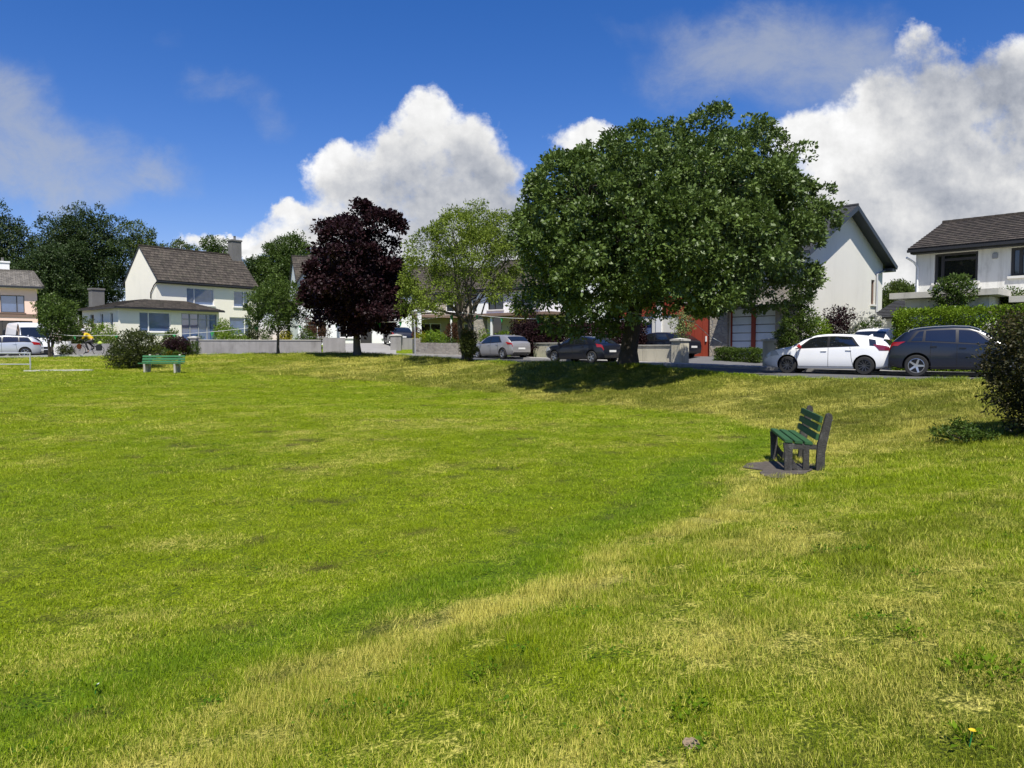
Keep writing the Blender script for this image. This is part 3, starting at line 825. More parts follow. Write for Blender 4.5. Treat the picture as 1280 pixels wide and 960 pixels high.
def window(parent, o, u, n, hole, bars=(), rails=(), fm=None, pm=None, sill=True, name='window', fw=.06, dep=.10, label=None, sm=None):
    fm = fm or m_frw; pm = pm or m_pane
    o = Vector(o); u = Vector(u).normalized(); n = Vector(n).normalized(); z = Vector((0,0,1))
    a0,c0,a1,c1 = hole
    R = Matrix((u, -n, z)).transposed()
    def bx(mb, x0, x1, z0, z1, d0, d1, bev=0):
        c = o+u*((x0+x1)/2)+z*((z0+z1)/2)-n*((d0+d1)/2)
        mb.obox(c, (x1-x0, abs(d1-d0), z1-z0), R, 0, bev)
    mb = MB()
    bx(mb,a0+.003,a1-.003,c0+.003,c0+fw,dep-.04,dep+.03); bx(mb,a0+.003,a1-.003,c1-fw,c1-.003,dep-.04,dep+.03)
    bx(mb,a0+.003,a0+fw,c0+fw,c1-fw,dep-.039,dep+.029); bx(mb,a1-fw,a1-.003,c0+fw,c1-fw,dep-.039,dep+.029)
    for t in bars:
        xx = a0+(a1-a0)*t; bx(mb,xx-fw*.55,xx+fw*.55,c0+fw,c1-fw,dep-.036,dep+.026)
    for t in rails:
        zz = c0+(c1-c0)*t[0]; x0 = a0+(a1-a0)*t[1]; x1 = a0+(a1-a0)*t[2]
        bx(mb,x0+.01,x1-.01,zz-fw*.5,zz+fw*.5,dep-.033,dep+.023)
    w = mb.build(name, fm, parent)
    if label: w['label'] = label
    g = MB()
    P = lambda a, b, d: o+u*a+z*b-n*d
    ed = [0]+sorted(bars)+[1]
    for e0, e1 in zip(ed[:-1], ed[1:]):       # each pane sits at a slightly different angle, as real glazing does
        x0 = a0+(a1-a0)*e0; x1 = a0+(a1-a0)*e1; k = random.uniform(-.006,.006); k2 = random.uniform(-.004,.004)
        g.quad(P(x0,c0+.01,dep+.03+k), P(x1,c0+.01,dep+.03-k), P(x1,c1-.01,dep+.03-k+k2), P(x0,c1-.01,dep+.03+k+k2))
    g.build('pane', pm, w, fixn=False)
    if sill:
        s = MB(); bx(s, a0-.09, a1+.09, c0-.10, c0-.004, -.09, dep)
        s.build('sill', sm or m_sill, w)
    return w

def roof_slope(mb, a, b, c, d, th=.10, mi=0, course=.34, lip=.035):
    """a,b along the eave, c,d along the ridge (c above b); slab with metre uvs"""
    a,b,c,d = map(Vector, (a,b,c,d))
    n = (b-a).cross(d-a).normalized()
    if n.z < 0: n = -n
    L = (b-a).length; ud = (b-a)/L; vd = (d-a)-ud*((d-a).dot(ud)); vd.normalize()
    uv = [((p-a).dot(ud)+20, (p-a).dot(vd)+20) for p in (a,b,c,d)]
    lo = [p-n*th for p in (a,b,c,d)]
    nc = max(1, int(round((d-a).dot(vd)/course)))
    for i in range(nc):                       # overlapping courses, each with a real lower lip
        t0, t1 = i/nc, (i+1)/nc
        p0 = a+(d-a)*t0; p1 = b+(c-b)*t0; p2 = b+(c-b)*t1; p3 = a+(d-a)*t1
        q0, q1 = p0+n*lip, p1+n*lip
        qs = (q0,q1,p2+n*.004,p3+n*.004)
        mb.quad(*qs, mi, [((p-a).dot(ud)+20, (p-a).dot(vd)+20) for p in (p0,p1,p2,p3)])
        mb.quad(p0,p1,q1,q0, mi, [((p-a).dot(ud)+20, (p-a).dot(vd)+20) for p in (p0,p1,p1,p0)])
    mb.quad(lo[3],lo[2],lo[1],lo[0], mi+1)
    pts = [a,b,c,d]
    for i in range(4):
        j = (i+1)%4; mb.quad(pts[i], lo[i], lo[j], pts[j], mi+1)

def ridge_caps(mb, a, b, r=.11, mi=0, seg=.42):
    a = Vector(a); b = Vector(b); L = (b-a).length; n = max(2,int(L/seg)); d = (b-a)/n
    for i in range(n):
        p = a+d*i; mb.tube([p-d*.02, p+d*1.02], [r*1.04, r*.96], 8, mi)

def gable_block(root, W, D, H, rise, ov_e=.35, ov_g=.2, holes_f=(), holes_l=(), holes_r=(), wallm=None, roofm=None, eave_m=None, ridge=True, x0=0, y0=0, z0=0, gut=True, wname='wall', down=.5, fascia=.2, rname='roof'):
    """two-storey block, front at y=y0 facing -y, ridge along x"""
    mb = MB(); z0f = z0-down
    sh = lambda hs: [(h[0],h[1]+down,h[2],h[3]+down) for h in hs]
    wall_face(mb,(x0,y0,z0f),(1,0,0),(0,-1,0),W,H+down,sh(holes_f))
    wall_face(mb,(x0,y0+D,z0f),(0,-1,0),(-1,0,0),D,H+down,sh(holes_l))
    wall_face(mb,(x0+W,y0,z0f),(0,1,0),(1,0,0),D,H+down,sh(holes_r))
    wall_face(mb,(x0+W,y0+D,z0f),(-1,0,0),(0,1,0),W,H+down)
    zt = z0+H
    mb.tri((x0,y0,zt),(x0,y0+D,zt),(x0,y0+D/2,zt+rise)); mb.tri((x0+W,y0,zt),(x0+W,y0+D,zt),(x0+W,y0+D/2,zt+rise))
    wall = mb.build(wname, wallm, root)
    k = rise/(D/2); dz = .12
    r = MB()
    for s in (0,1):
        ya = y0-ov_e if s == 0 else y0+D+ov_e
        ze = zt-ov_e*k+dz; zr = zt+rise+dz
        a = (x0-ov_g,ya,ze); b = (x0+W+ov_g,ya,ze); c = (x0+W+ov_g,y0+D/2,zr); d = (x0-ov_g,y0+D/2,zr)
        roof_slope(r, a,b,c,d, .09)
    if ridge: ridge_caps(r, (x0-ov_g,y0+D/2,zt+rise+dz+.0), (x0+W+ov_g,y0+D/2,zt+rise+dz), .11, 2)
    rf = r.build(rname, [roofm, eave_m or m_gut, roofm], root)
    if gut:
        ze = zt-ov_e*k+dz
        for ya in (y0-ov_e-.055, y0+D+ov_e+.055):
            gm = MB(); gm.box(x0-ov_g,ya-.05,ze-.16,x0+W+ov_g,ya+.05,ze-.05); gm.build('gutter', m_gut, rf)
        gm = MB()
        gm.box(x0-ov_g*.5,y0-ov_e+.01,ze-.13-fascia*.4,x0+W+ov_g*.5,y0-ov_e+.045,ze-.1)
        gm.box(x0-ov_g*.5,y0-ov_e+.045,ze-.15-fascia*.4,x0+W+ov_g*.5,y0-.002,ze-.13-fascia*.4+.01)
        gm.build('soffit', m_gut, rf)
    return wall, rf
def pipe(parent, pts, r=.045, m=None, name='drainpipe'):
    mb = MB(); mb.tube(pts, r, 8); return mb.build(name, m or m_gut, parent, smooth=50)
def chimney(parent, x, y, z0, z1, w=.9, d=.6, m=None, pots=2, name='chimney'):
    mb = MB(); mb.box(x-w/2,y-d/2,z0,x+w/2,y+d/2,z1); mb.box(x-w/2-.07,y-d/2-.07,z1-.16,x+w/2+.07,y+d/2+.07,z1-.002, bev=.02)
    c = mb.build(name, m or m_chim, parent)
    for i in range(pots):
        p = MB(); px = x+(i-(pots-1)/2)*.34
        p.lathe([(.10,z1),(.13,z1+.03),(.11,z1+.06),(.10,z1+.32),(.13,z1+.36),(.09,z1+.36)],12); 
        p.v = [(v[0]+px,v[1]+y,v[2]) for v in p.v]; p.build('chimney_pot', m_chim, c, smooth=40)
    return c
def rz(a): return math.atan2(a[1], a[0])

# ---- cream house -------------------------------------------------------
aa = np.array([.625,.78]); aa /= np.linalg.norm(aa)
H1 = thing('cream_house', 'cream rendered house with brown tiled roof and glazed porch', 'house', (-29.5,62,2.1), rz(aa))
W1,D1,E1,R1 = 9.3,5.6,5.4,2.75
up1 = [(2.6,3.3,4.9+.2,4.75),(7.0,3.3,8.5,4.75)]
g1 = [(1.9,3.0,2.3,3.8)]
lo1 = [(6.55,.75,8.75,2.35)]
gable_block(H1, W1,D1,E1,R1, .35,.06, up1+lo1, [(D1-2.0,2.9,D1-1.6,3.7)], (), m_cream, m_tileg)
window(H1,(0,0,0),(1,0,0),(0,-1,0),up1[0],(.28,),(),)
window(H1,(0,0,0),(1,0,0),(0,-1,0),up1[1],(.68,),(),)
window(H1,(0,0,0),(1,0,0),(0,-1,0),lo1[0],(.70,),((.72,.70,1),),)
window(H1,(0,D1,0),(0,-1,0),(-1,0,0),(D1-2.0,2.9,D1-1.6,3.7),pm=m_paned)
chimney(H1, W1-.55, D1/2-.2, E1+R1-1.3, E1+R1+1.55, .95,.75, pots=1)
pipe(H1,[(-.05,-.33,5.1),(-.08,.25,4.75),(-.08,.8,4.2),(-.08,.85,3.7)])
mbp = MB(); mbp.box(W1-.0,-.06,.1,W1+.05,.06,5.0)
# single-storey front range
fx0,fx1,fy = -4.2,4.05,-2.6
ext = MB(); Hx = 2.72
fo = [(1.55,.85,4.05,2.4),(4.95,.05,8.05,2.42)]
sh5 = [(a,b+.5,c,d+.5) for a,b,c,d in fo]
wall_face(ext,(fx0,fy,-.5),(1,0,0),(0,-1,0),fx1-fx0,Hx+.5,sh5)
swin = [(1.0,.8,1.5,2.3),(2.7,.8,3.2,2.3),(4.4,.8,5.2,2.3)]
wall_face(ext,(fx0,fy+6.6,-.5),(0,-1,0),(-1,0,0),6.6,Hx+.5,[(6.6-d-0,b+.5,6.6-a,c2+.5) for a,b,d,c2 in swin])
wall_face(ext,(fx1,fy,-.5),(0,1,0),(1,0,0),2.6,Hx+.5)
ext.build('wall', m_cream, H1)
window(H1,(fx0,fy,0),(1,0,0),(0,-1,0),fo[0],(.30,),(),)
window(H1,(fx0,fy,0),(1,0,0),(0,-1,0),fo[1],(.24,.48,.72),((.80,0,1),),fm=m_frg,sill=False,name='porch_glazing',label='tall grey framed porch glazing with door')
for a,b,d,c2 in swin: window(H1,(fx0,fy+6.6,0),(0,-1,0),(-1,0,0),(6.6-d,b,6.6-a,c2),pm=m_paned)
pr = MB(); ez = Hx; ov = .35
za = ez+.85
roof_slope(pr,(fx0-ov,fy-ov,ez),(fx1+.3,fy-ov,ez),(fx1-1.6,-.003,za),(fx0+2.0+1.2,-.003,za),.09)
roof_slope(pr,(fx0-ov,fy+6.9,ez),(fx0-ov,fy-ov,ez),(fx0+3.2,-.003,za),(fx0+3.2,fy+6.9,za),.09)
roof_slope(pr,(fx1+.3,fy-ov,ez),(fx1+.3,-.003,ez+.05),(fx1-.4,-.003,za-.2),(fx1-1.6,-.003,za),.09)
prf = pr.build('roof', [m_tileg,m_gut], H1)
gm = MB(); gm.box(fx0-ov,fy-ov-.11,ez-.14,fx1+.3,fy-ov-.004,ez-.02); gm.box(fx0-ov-.11,fy-ov,ez-.14,fx0-ov-.004,fy+6.8,ez-.02)
gm.build('gutter', m_gut, prf)
chimney(H1, fx0+.9, fy+6.0, .5, ez+1.75, .95,.7, pots=0)
st_ = MB(); st_.box(fx0+4.7,fy-1.1,-.4,fx0+8.3,fy-.004,.04, bev=.02); st_.box(fx0+5.0,fy-1.5,-.4,fx0+8.0,fy-1.104,-.12, bev=.02)
st_.build('doorstep', m_wallg, H1)

# ---- peach house at the left edge --------------------------------------
a0 = np.array([.82,.57]); a0 /= np.linalg.norm(a0)
c0 = np.array([X(49,66),66]); o0 = c0-a0*11
H0 = thing('peach_house', 'peach rendered house with weathered grey tiled roof at the left edge', 'house', (o0[0],o0[1],1.75), rz(a0))
h0 = [(8.3,3.0,10.05,4.5),(5.0,3.0,6.8,4.5)]; h0l = [(7.3,.25,10.6,2.3),(3.0,.25,6,2.3)]
mb = MB(); wall_face(mb,(0,0,-.4),(1,0,0),(0,-1,0),11,5.75,[(a,b+.4,c,d+.4) for a,b,c,d in h0+h0l]); wall_face(mb,(11,0,-.4),(0,1,0),(1,0,0),7,5.75); wall_face(mb,(0,7,-.4),(0,-1,0),(-1,0,0),7,5.75); wall_face(mb,(11,7,-.4),(-1,0,0),(0,1,0),11,5.75)
mb.build('wall', m_peach, H0)
for h in h0: window(H0,(0,0,0),(1,0,0),(0,-1,0),h,(.68,),(),fm=m_frd,sm=m_roofb)
for h in h0l: window(H0,(0,0,0),(1,0,0),(0,-1,0),h,(.33,.66),(),fm=m_frd,pm=m_paned,sill=False)
r = MB(); e=.45; zt=5.35; rs=1.55
A=(-e,-e,zt-.05);B=(11+e,-e,zt-.05);Cc=(11-.1,3.5,zt+rs);Dd=(2.6,3.5,zt+rs); EE=(11+e,7+e,zt-.05); F_=(-e,7+e,zt-.05)
roof_slope(r,A,B,Cc,Dd,.1); roof_slope(r,B,EE,Cc,Cc,.1) if False else None
roof_slope(r,EE,F_,Dd,Cc,.1)
n_ = len(r.v); r.add([B,EE,Cc],[(0,1,2)],0,[[(20,20),(28,20),(24,24)]]); r.add([F_,A,Dd],[(0,1,2)],0,[[(20,20),(28,20),(24,24)]])
ridge_caps(r,Dd,Cc,.12,2); ridge_caps(r,B,Cc,.11,2)
rf0 = r.build('roof',[m_tilep,m_frw,m_tilep],H0,fixn=False)
gm = MB(); gm.box(-e,-e-.12,zt-.22,11+e,-e-.004,zt-.07); gm.build('gutter', m_gut, rf0)
soff = MB(); soff.box(-e+.02,-e+.02,zt-.24,11+e-.02,-.003,zt-.17); soff.build('soffit', m_frw, rf0)
chimney(H0, 8.6, 3.9, zt+rs-.8, zt+rs+.85, 1.0,.8, m=m_white, pots=1)
band = MB(); band.box(0,-.06,2.62,11,-.003,2.9); band.build('band', m_roofb, H0)

# ---- white house behind the maple --------------------------------------
a2 = np.array([.93,.37]); a2/=np.linalg.norm(a2)
o2 = np.array([X(374,62),62.0])
H2 = thing('white_house', 'white house with dark windows, half hidden behind the purple maple', 'house', (o2[0],o2[1],1.95), rz(a2))
W2 = 9.6
h2 = [(3.35,.6,4.5,1.95),(7.0,.6,8.3,1.95),(3.3,3.2,4.6,4.4),(6.9,3.2,8.2,4.4),(5.1,.0,6.1,2.1)]
# main block with its ridge along the front and a gabled bay at the left
gable_block(H2, W2, 7.5, 5.0, 2.6, .35,.15, h2, (), (), m_white, m_tileg)
for i,h in enumerate(h2[:4]): window(H2,(0,0,0),(1,0,0),(0,-1,0),h,(.5,),(),pm=m_paned)
d2 = MB(); d2.box(5.12,.10,.0,6.08,.16,2.08, bev=.01); dd=d2.build('door', m_frd, H2); k=MB(); k.box(5.9,.06,1.0,5.96,.10,1.1); k.build('handle', m_frw, dd)
bay = MB(); bw=3.1
wall_face(bay,(-.2,-1.4,-.5),(1,0,0),(0,-1,0),bw,5.5,[(.8,1.1,2.3,2.4),(.8,3.8,2.3,5.0)])
wall_face(bay,(-.2,-.002,-.5),(0,-1,0),(-1,0,0),1.4,5.5); wall_face(bay,(-.2+bw,-1.4,-.5),(0,1,0),(1,0,0),1.4,5.5)
bay.tri((-.2,-1.4,5.0),(-.2+bw,-1.4,5.0),(-.2+bw/2,-1.4,7.3)); bay.build('bay', m_white, H2)
window(H2,(-.2,-1.4,-.5),(1,0,0),(0,-1,0),(.8,1.1,2.3,2.4),(.5,),(),pm=m_paned); window(H2,(-.2,-1.4,-.5),(1,0,0),(0,-1,0),(.8,3.8,2.3,5.0),(.5,),(),pm=m_paned)
br = MB()
roof_slope(br,(-.45,-.0,4.75),(-.45,-1.65,4.75),(-.2+bw/2,-1.65,7.45),(-.2+bw/2,1.6,7.45),.09); roof_slope(br,(-.2+bw+.25,-1.65,4.75),(-.2+bw+.25,0,4.75),(-.2+bw/2,1.6,7.45),(-.2+bw/2,-1.65,7.45),.09)
br.build('roof',[m_tileg,m_gut],H2)
col = MB(); col.box(W2+.3,-1.0,-.4,W2+.62,-.7,2.9); col.box(W2-.1,-1.1,2.9,W2+1.3,.4,3.05); col.build('porch', m_frw, H2)

# ---- two-storey house behind the pale tree ------------------------------
a3 = np.array([.97,.24]); a3/=np.linalg.norm(a3)
o3 = np.array([X(520,70),70.0])
H3 = thing('pebbledash_house', 'buff two storey house with long brown porch roof, seen through the pale verge tree', 'house', (o3[0],o3[1],1.9), rz(a3))
m_buff = mat('render_buff', (.36,.32,.26), .92, var=.12, vscale=1.0, bump=.3, bscale=60)
h3=[(.5,3.2,2.0,4.4),(2.9,3.2,4.4,4.4),(5.4,3.2,6.9,4.4),(.4,.5,2.4,2.1),(4.6,.5,6.8,2.1),(3.0,.0,3.9,2.1)]
gable_block(H3, 8.2,7,5.1,2.5,.35,.15,h3,(),(),m_buff,m_tileg)
for h in h3[:5]: window(H3,(0,0,0),(1,0,0),(0,-1,0),h,(.5,),(),pm=m_paned)
d3=MB(); d3.box(3.02,.1,0,3.88,.16,2.08); d3.build('door', m_brown, H3)
p3=MB(); p3.box(-.6,-1.9,2.55,7.6,-.004,2.8, bev=.02); pp=p3.build('porch_roof', m_roofb, H3)
for i,xx in enumerate((-.4,3.0,7.3)):
    q=MB(); q.box(xx,-1.8,-.3,xx+.14,-1.66,2.55); q.build('post', m_frw, pp)

# ---- white house with stone porch ---------------------------------------
a4 = np.array([.80,-.60]); o4 = np.array([X(596,62),62.0])
H4 = thing('stone_porch_house', 'white house with brown canopy roof and stone pier behind the silver car', 'house', (o4[0],o4[1],1.5), rz(a4))
h4=[(4.6,3.3,6.4,4.5),(1.2,3.3,2.8,4.5),(4.3,.1,5.2,2.2),(6.2,.7,8.2,2.2)]
gable_block(H4, 10,7,5.1,2.4,.35,.15,h4,(),(),m_white,m_tileg)
for i in (0,1,3): window(H4,(0,0,0),(1,0,0),(0,-1,0),h4[i],(.4,),(),fm=m_frd,pm=m_paned)
d4=MB(); d4.box(4.32,.1,.1,5.18,.16,2.18); d4.build('door', m_frw, H4)
p4=MB(); p4.box(.4,-2.4,2.62,9.0,-.004,2.86, bev=.02); pp=p4.build('canopy', m_roofb, H4)
q=MB(); q.box(1.6,-2.3,-.5,2.5,-1.7,2.62); q.build('pier', m_stone, pp)
q=MB(); q.box(3.2,-2.2,-.5,3.35,-2.05,2.62); q.build('post', m_frw, pp)
gp=MB(); gp.box(3.4,-2.1,-.3,4.2,-2.06,2.5); gp.build('screen', m_paned, pp)

# ---- slate roofed house: gable facing the green, red timber and stone front ----
a5 = np.array([.66,-.75]); a5/=np.linalg.norm(a5); L5 = 12.5
c5 = np.array([14.49,37.47]); o5 = c5-a5*L5
H5 = thing('slate_house', 'slate roofed house with tall off white gable and red timber and stone front', 'house', (o5[0],o5[1],1.0), rz(a5))
W5=L5; D5=9.6; E5=5.55; R5=2.6
h5=[(8.5,.15,11.2,2.75),(1.0,3.3,2.6,4.6),(5.2,3.3,6.6,4.6),(8.5,3.5,9.8,4.7),(1.2,.5,3.2,2.2)]
mb=MB(); sh=lambda hs:[(h[0],h[1]+.6,h[2],h[3]+.6) for h in hs]
wall_face(mb,(0,0,-.6),(1,0,0),(0,-1,0),W5,E5+.6,sh(h5))
wall_face(mb,(0,D5,-.6),(0,-1,0),(-1,0,0),D5,E5+.6); wall_face(mb,(W5,D5,-.6),(-1,0,0),(0,1,0),W5,E5+.6)
wr=[(8.1,3.15,8.55,4.55)]
wall_face(mb,(W5,0,-.6),(0,1,0),(1,0,0),D5,E5+.6,sh(wr))
mb.tri((W5,0,E5),(W5,D5,E5),(W5,D5/2,E5+R5)); mb.tri((0,0,E5),(0,D5,E5),(0,D5/2,E5+R5))
mb.build('wall', m_gable, H5)
k5=R5/(D5/2); og=.62; oe=.45; dz=.13
r=MB()
for s in (0,1):
    ya=-oe if s==0 else D5+oe; ze=E5-oe*k5+dz; zr=E5+R5+dz
    roof_slope(r,(-.3,ya,ze),(W5+og,ya,ze),(W5+og,D5/2,zr),(-.3,D5/2,zr),.10,course=.25,lip=.008)
ridge_caps(r,(-.3,D5/2,E5+R5+dz),(W5+og,D5/2,E5+R5+dz),.10,2,.5)
rf5=r.build('roof',[m_slate,m_gut,m_slate],H5)
bb=MB()
for s in (0,1):
    ya=-oe if s==0 else D5+oe; ze=E5-oe*k5+dz
    bb.bar((W5+og+.02,ya,ze-.14),(W5+og+.02,D5/2,E5+R5+dz-.14),.035,.24,up=(0,0,1))
    bb.bar((W5+.32,ya,ze-.125),(W5+.32,D5/2,E5+R5+dz-.125),.60,.03,up=(0,0,1))
m_barge = mat('bargeboard_slate_grey', (.035,.042,.05), .5, var=.1)
bb.build('bargeboard', m_barge, rf5)
ze=E5-oe*k5+dz
for ya in (-oe-.07,D5+oe+.07):
    gm=MB(); gm.box(-.3,ya-.055,ze-.15,W5+og,ya+.055,ze-.03); gm.build('gutter', m_barge, rf5)
gm=MB(); gm.box(W5-.1,D5-.0+.02,ze-.35,W5+og-.05,D5+oe,ze-.16); gm.build('eave_box', m_barge, rf5)
pipe(H5,[(W5+.06,-.1,ze-.25),(W5+.06,-.06,4.7),(W5+.06,-.06,-.3)],.05)
pipe(H5,[(W5+.1,D5+.3,ze-.2),(W5+.07,D5-.9,4.9),(W5+.07,D5-.9,-.3)],.06,m_pipeg)
fl=MB(); fl.tube([(W5-.9,D5+.1,E5-.2),(W5-.9,D5+.1,E5+1.25)],.10,8); fl.build('flue', m_gut, rf5, smooth=40)
window(H5,(W5,0,0),(0,1,0),(1,0,0),wr[0],pm=m_paned,fm=m_roofb)
for i in (1,2,3): window(H5,(0,0,0),(1,0,0),(0,-1,0),h5[i],(.5,),(),pm=m_paned)
window(H5,(0,0,0),(1,0,0),(0,-1,0),h5[4],(.33,.66),(),pm=m_pane)
gd=MB()
a,b,c,d=h5[0]; mid=(a+c)/2
for (x0,x1) in ((a+.06,mid-.11),(mid+.11,c-.06)):
    for i in range(6):
        z0=b+i*(d-b)/6; gd.box(x0,.10,z0+.02,x1,.15,z0+(d-b)/6-.02, bev=.012)
gdo=gd.build('garage_door', m_gdoor, H5)
ps=MB(); ps.box(mid-.11,.02,b,mid+.11,.17,d); ps.box(a,.03,b,a+.06,.17,d); ps.box(c-.06,.03,b,c,.17,d); ps.build('post', m_redw, gdo)
bk=MB(); bk.box(a,.172,b-.3,c,.19,d); bk.build('backing', m_paned, gdo)
sp=MB(); sp.box(7.35,-.22,-.6,8.45,-.004,3.3); sp.build('stone_pier', m_stone, H5)
sp=MB(); sp.box(8.46,-.24,2.95,12.49,-.004,3.75); sp.box(11.25,-.22,-.6,12.49,-.004,2.945); sp.build('stone_cladding', m_stone, H5)
ct=MB(); ct.quad((8.3,-.9,2.86),(12.6,-.9,2.86),(12.6,-.26,3.3),(8.3,-.26,3.3),0,[(0,0),(5,0),(5,.8),(0,.8)]); ct.box(8.3,-.94,2.70,12.6,-.26,2.855,1); ct.build('lean_to_roof',[m_tilep,m_gut],H5)
rd=MB()
for i in range(4): rd.box(5.15+i*.535,-.05,0.05,5.15+i*.535+.515,-.004,2.5, bev=.008)
rdo=rd.build('door', m_redw, H5)
hd=MB(); hd.box(7.0,-.12,1.0,7.06,-.05,1.3); hd.build('handle', m_frw, rdo)
cl=MB()
for i in range(14): cl.box(.2+i*.26,-.06,2.55,.2+i*.26+.245,-.004,3.9, bev=.01)
cl.box(3.97,-.05,2.55,7.3,-.004,3.7); cl.build('timber_cladding', m_redw, H5)
wc=MB(); wc.box(3.55,-.09,-.6,3.95,-.004,4.6); wc.build('corner_post', m_frw, H5)
# lean-to shed behind the gable
SHD = thing('lean_to_shed','low dark roofed shed between the slate gable and the white extension','shed',(X(1094,40),40,.9),rz(a5))
sb=MB(); sb.box(0,0,-.4,3.2,3,2.35); sb.build('wall', m_whited, SHD)
sr=MB(); roof_slope(sr,(-.3,-.3,2.36),(3.5,-.3,2.36),(3.5,3.2,3.4),(-.3,3.2,3.4),.09); sr.build('roof',[m_slate,m_gut],SHD)

# ---- tiled white house on the right -------------------------------------
a6=np.array([.69,-.73]); a6/=np.linalg.norm(a6)
H6=thing('tiled_white_house','weathered white house with dark windows and flat roofed extension on the right','house',(17.8,33.0,.85),rz(a6))
W6=13.0; h6=[(.75,3.60,2.40,4.84),(3.57,3.70,5.4,4.84),(8.6,3.6,10.6,4.84)]
gable_block(H6,W6,8.2,5.15,1.5,.45,.2,h6,(),(),m_whited,m_tiled)
for h in h6: window(H6,(0,0,0),(1,0,0),(0,-1,0),h,(.18,),((.78,.18,1),),fm=m_frd,pm=m_paned,fw=.10,sm=m_sill)
pipe(H6,[(-.25,-.42,4.75),(-.04,-.1,4.55),(.10,-.07,4.3),(.10,-.07,3.1)],.045,m_frw)
ex=MB(); ex.box(.75,-3.4,-.6,3.7,-.004,2.72); ex.box(3.704,-2.2,-.6,5.2,-.004,2.45,1); exo=ex.build('extension',[m_whited,m_frd],H6)
fr=MB(); fr.box(.3,-3.85,2.74,4.1,-.006,2.98, bev=.01); fr.box(4.11,-2.5,2.50,9.8,-.006,2.74, bev=.01); fr.build('flat_roof', m_capc, H6)
al=MB(); al.box(2.92,-.08,4.45,3.12,-.004,4.68, bev=.02); al.build('alarm_box', m_frg, H6)

# ------------------------------------------------------------------ garden walls, pillars, hedges
def gwall(name,label,pts,h,m,capm=None,th=.22,cat='wall',z=None,group=None,cap=.06):
    root=thing(name,label,cat,(pts[0][0],pts[0][1],0),0,group)
    mb=MB(); cp=MB()
    x0,y0=pts[0]
    for (p,q) in zip(pts[:-1],pts[1:]):
        p=np.array(p); q=np.array(q); L=np.linalg.norm(q-p); n=max(1,int(L/3.0))
        for i in range(n):
            s=p+(q-p)*i/n; e=p+(q-p)*(i+1)/n
            zs,ze=G(*s),G(*e)
            zt=max(zs,ze)+h
            d=(e-s)/np.linalg.norm(e-s); nn=np.array([-d[1],d[0]])*th/2
            v=[]
            for zz0,zz1 in ((min(zs,ze)-.4,zt),):
                for zz in (zz0,zz1):
                    v+= [(s[0]-nn[0]-x0,s[1]-nn[1]-y0,zz),(e[0]-nn[0]-x0,e[1]-nn[1]-y0,zz),(e[0]+nn[0]-x0,e[1]+nn[1]-y0,zz),(s[0]+nn[0]-x0,s[1]+nn[1]-y0,zz)]
            mb.add(v,[(0,3,2,1),(4,5,6,7),(0,1,5,4),(1,2,6,5),(2,3,7,6),(3,0,4,7)])
            if capm: cp.bar((s[0]-x0,s[1]-y0,zt+cap/2+.002),(e[0]-x0,e[1]-y0,zt+cap/2+.002),th+.1,cap,bev=.012)
    w=mb.build('wall_body',m,root)
    if capm: cp.build('coping',capm,root)
    return root
def pillar(label,x,y,rot,h=1.25,w=.62,m=None,name='gate_pillar',group=None,d=None):
    root=thing(name,label,'pillar',(x,y,G(x,y)),rot,group)
    d=d or w
    mb=MB(); mb.box(-w/2,-d/2,-.3,w/2,d/2,h,bev=.015); mb.build('shaft',m or m_wallc,root)
    mb=MB(); mb.box(-w/2-.06,-d/2-.06,h+.002,w/2+.06,d/2+.06,h+.10,bev=.015)
    mb.add([(-w/2-.05,-d/2-.05,h+.10),(w/2+.05,-d/2-.05,h+.10),(w/2+.05,d/2+.05,h+.10),(-w/2-.05,d/2+.05,h+.10),(0,0,h+.17)],[(0,1,4),(1,2,4),(2,3,4),(3,0,4)])
    mb.build('cap',m_capc,root); return root
rr=math.atan2(.84,-.55)
gwall('boundary_wall','streaked cream garden wall behind the black hatchback',[wl(11.56,4.85),wl(23.8,4.85)],.98,m_wallc,m_capc)
pillar('cream gate pillar at the near end of the streaked wall',*wl(11.2,4.85),rr)
pillar('cream gate pillar beside the climbing plant, in front of the white hatchback',*wl(5.7,4.85),rr)
gwall('boundary_wall','low garden wall under the bushes behind the white hatchback',[wl(5.3,4.85),wl(1.2,4.85)],.7,m_wallc,m_capc)
y1=52.3
gwall('garden_wall','long low grey block wall in front of the cream house',[(X(246,51.5),51.5),(X(300,52),52),(X(402,52.6),52.6)],1.0,m_wallg,m_capc)
gwall('garden_wall','taller grey wall return right of the cream house wall',[(X(404,52.6),52.6),(X(432,52.9),52.9)],1.22,m_wallg,None)
pillar('grey wall end pillar nearest the far bench',X(243,51.4),51.4,0,1.15,.55,m_wallg,'wall_pillar')
pillar('grey gate pier of the drive with the black car',X(496,56),56,0,1.0,.8,m_wallg,'gate_pier')
gwall('garden_wall','short grey wall beside the drive of the white house',[(X(499,56),56),(X(524,56.5),56.5)],.85,m_wallg,None)
gwall('rubble_wall','curved rubble stone garden wall left of the silver hatchback',[(X(519,55),55),(X(522,52),52),(X(545,51),51),(X(575,50),50),(X(600,49.6),49.6)],.95,m_stonef,None,th=.4)
gwall('garden_wall','pale rough wall end beside the white van',[(X(70,54),54),(X(88,53.6),53.6)],1.15,m_whited,None)
gwall('garden_wall','low grey wall behind the cyclist',[(X(88,55),55),(X(140,54),54)],.9,m_wallg,None)

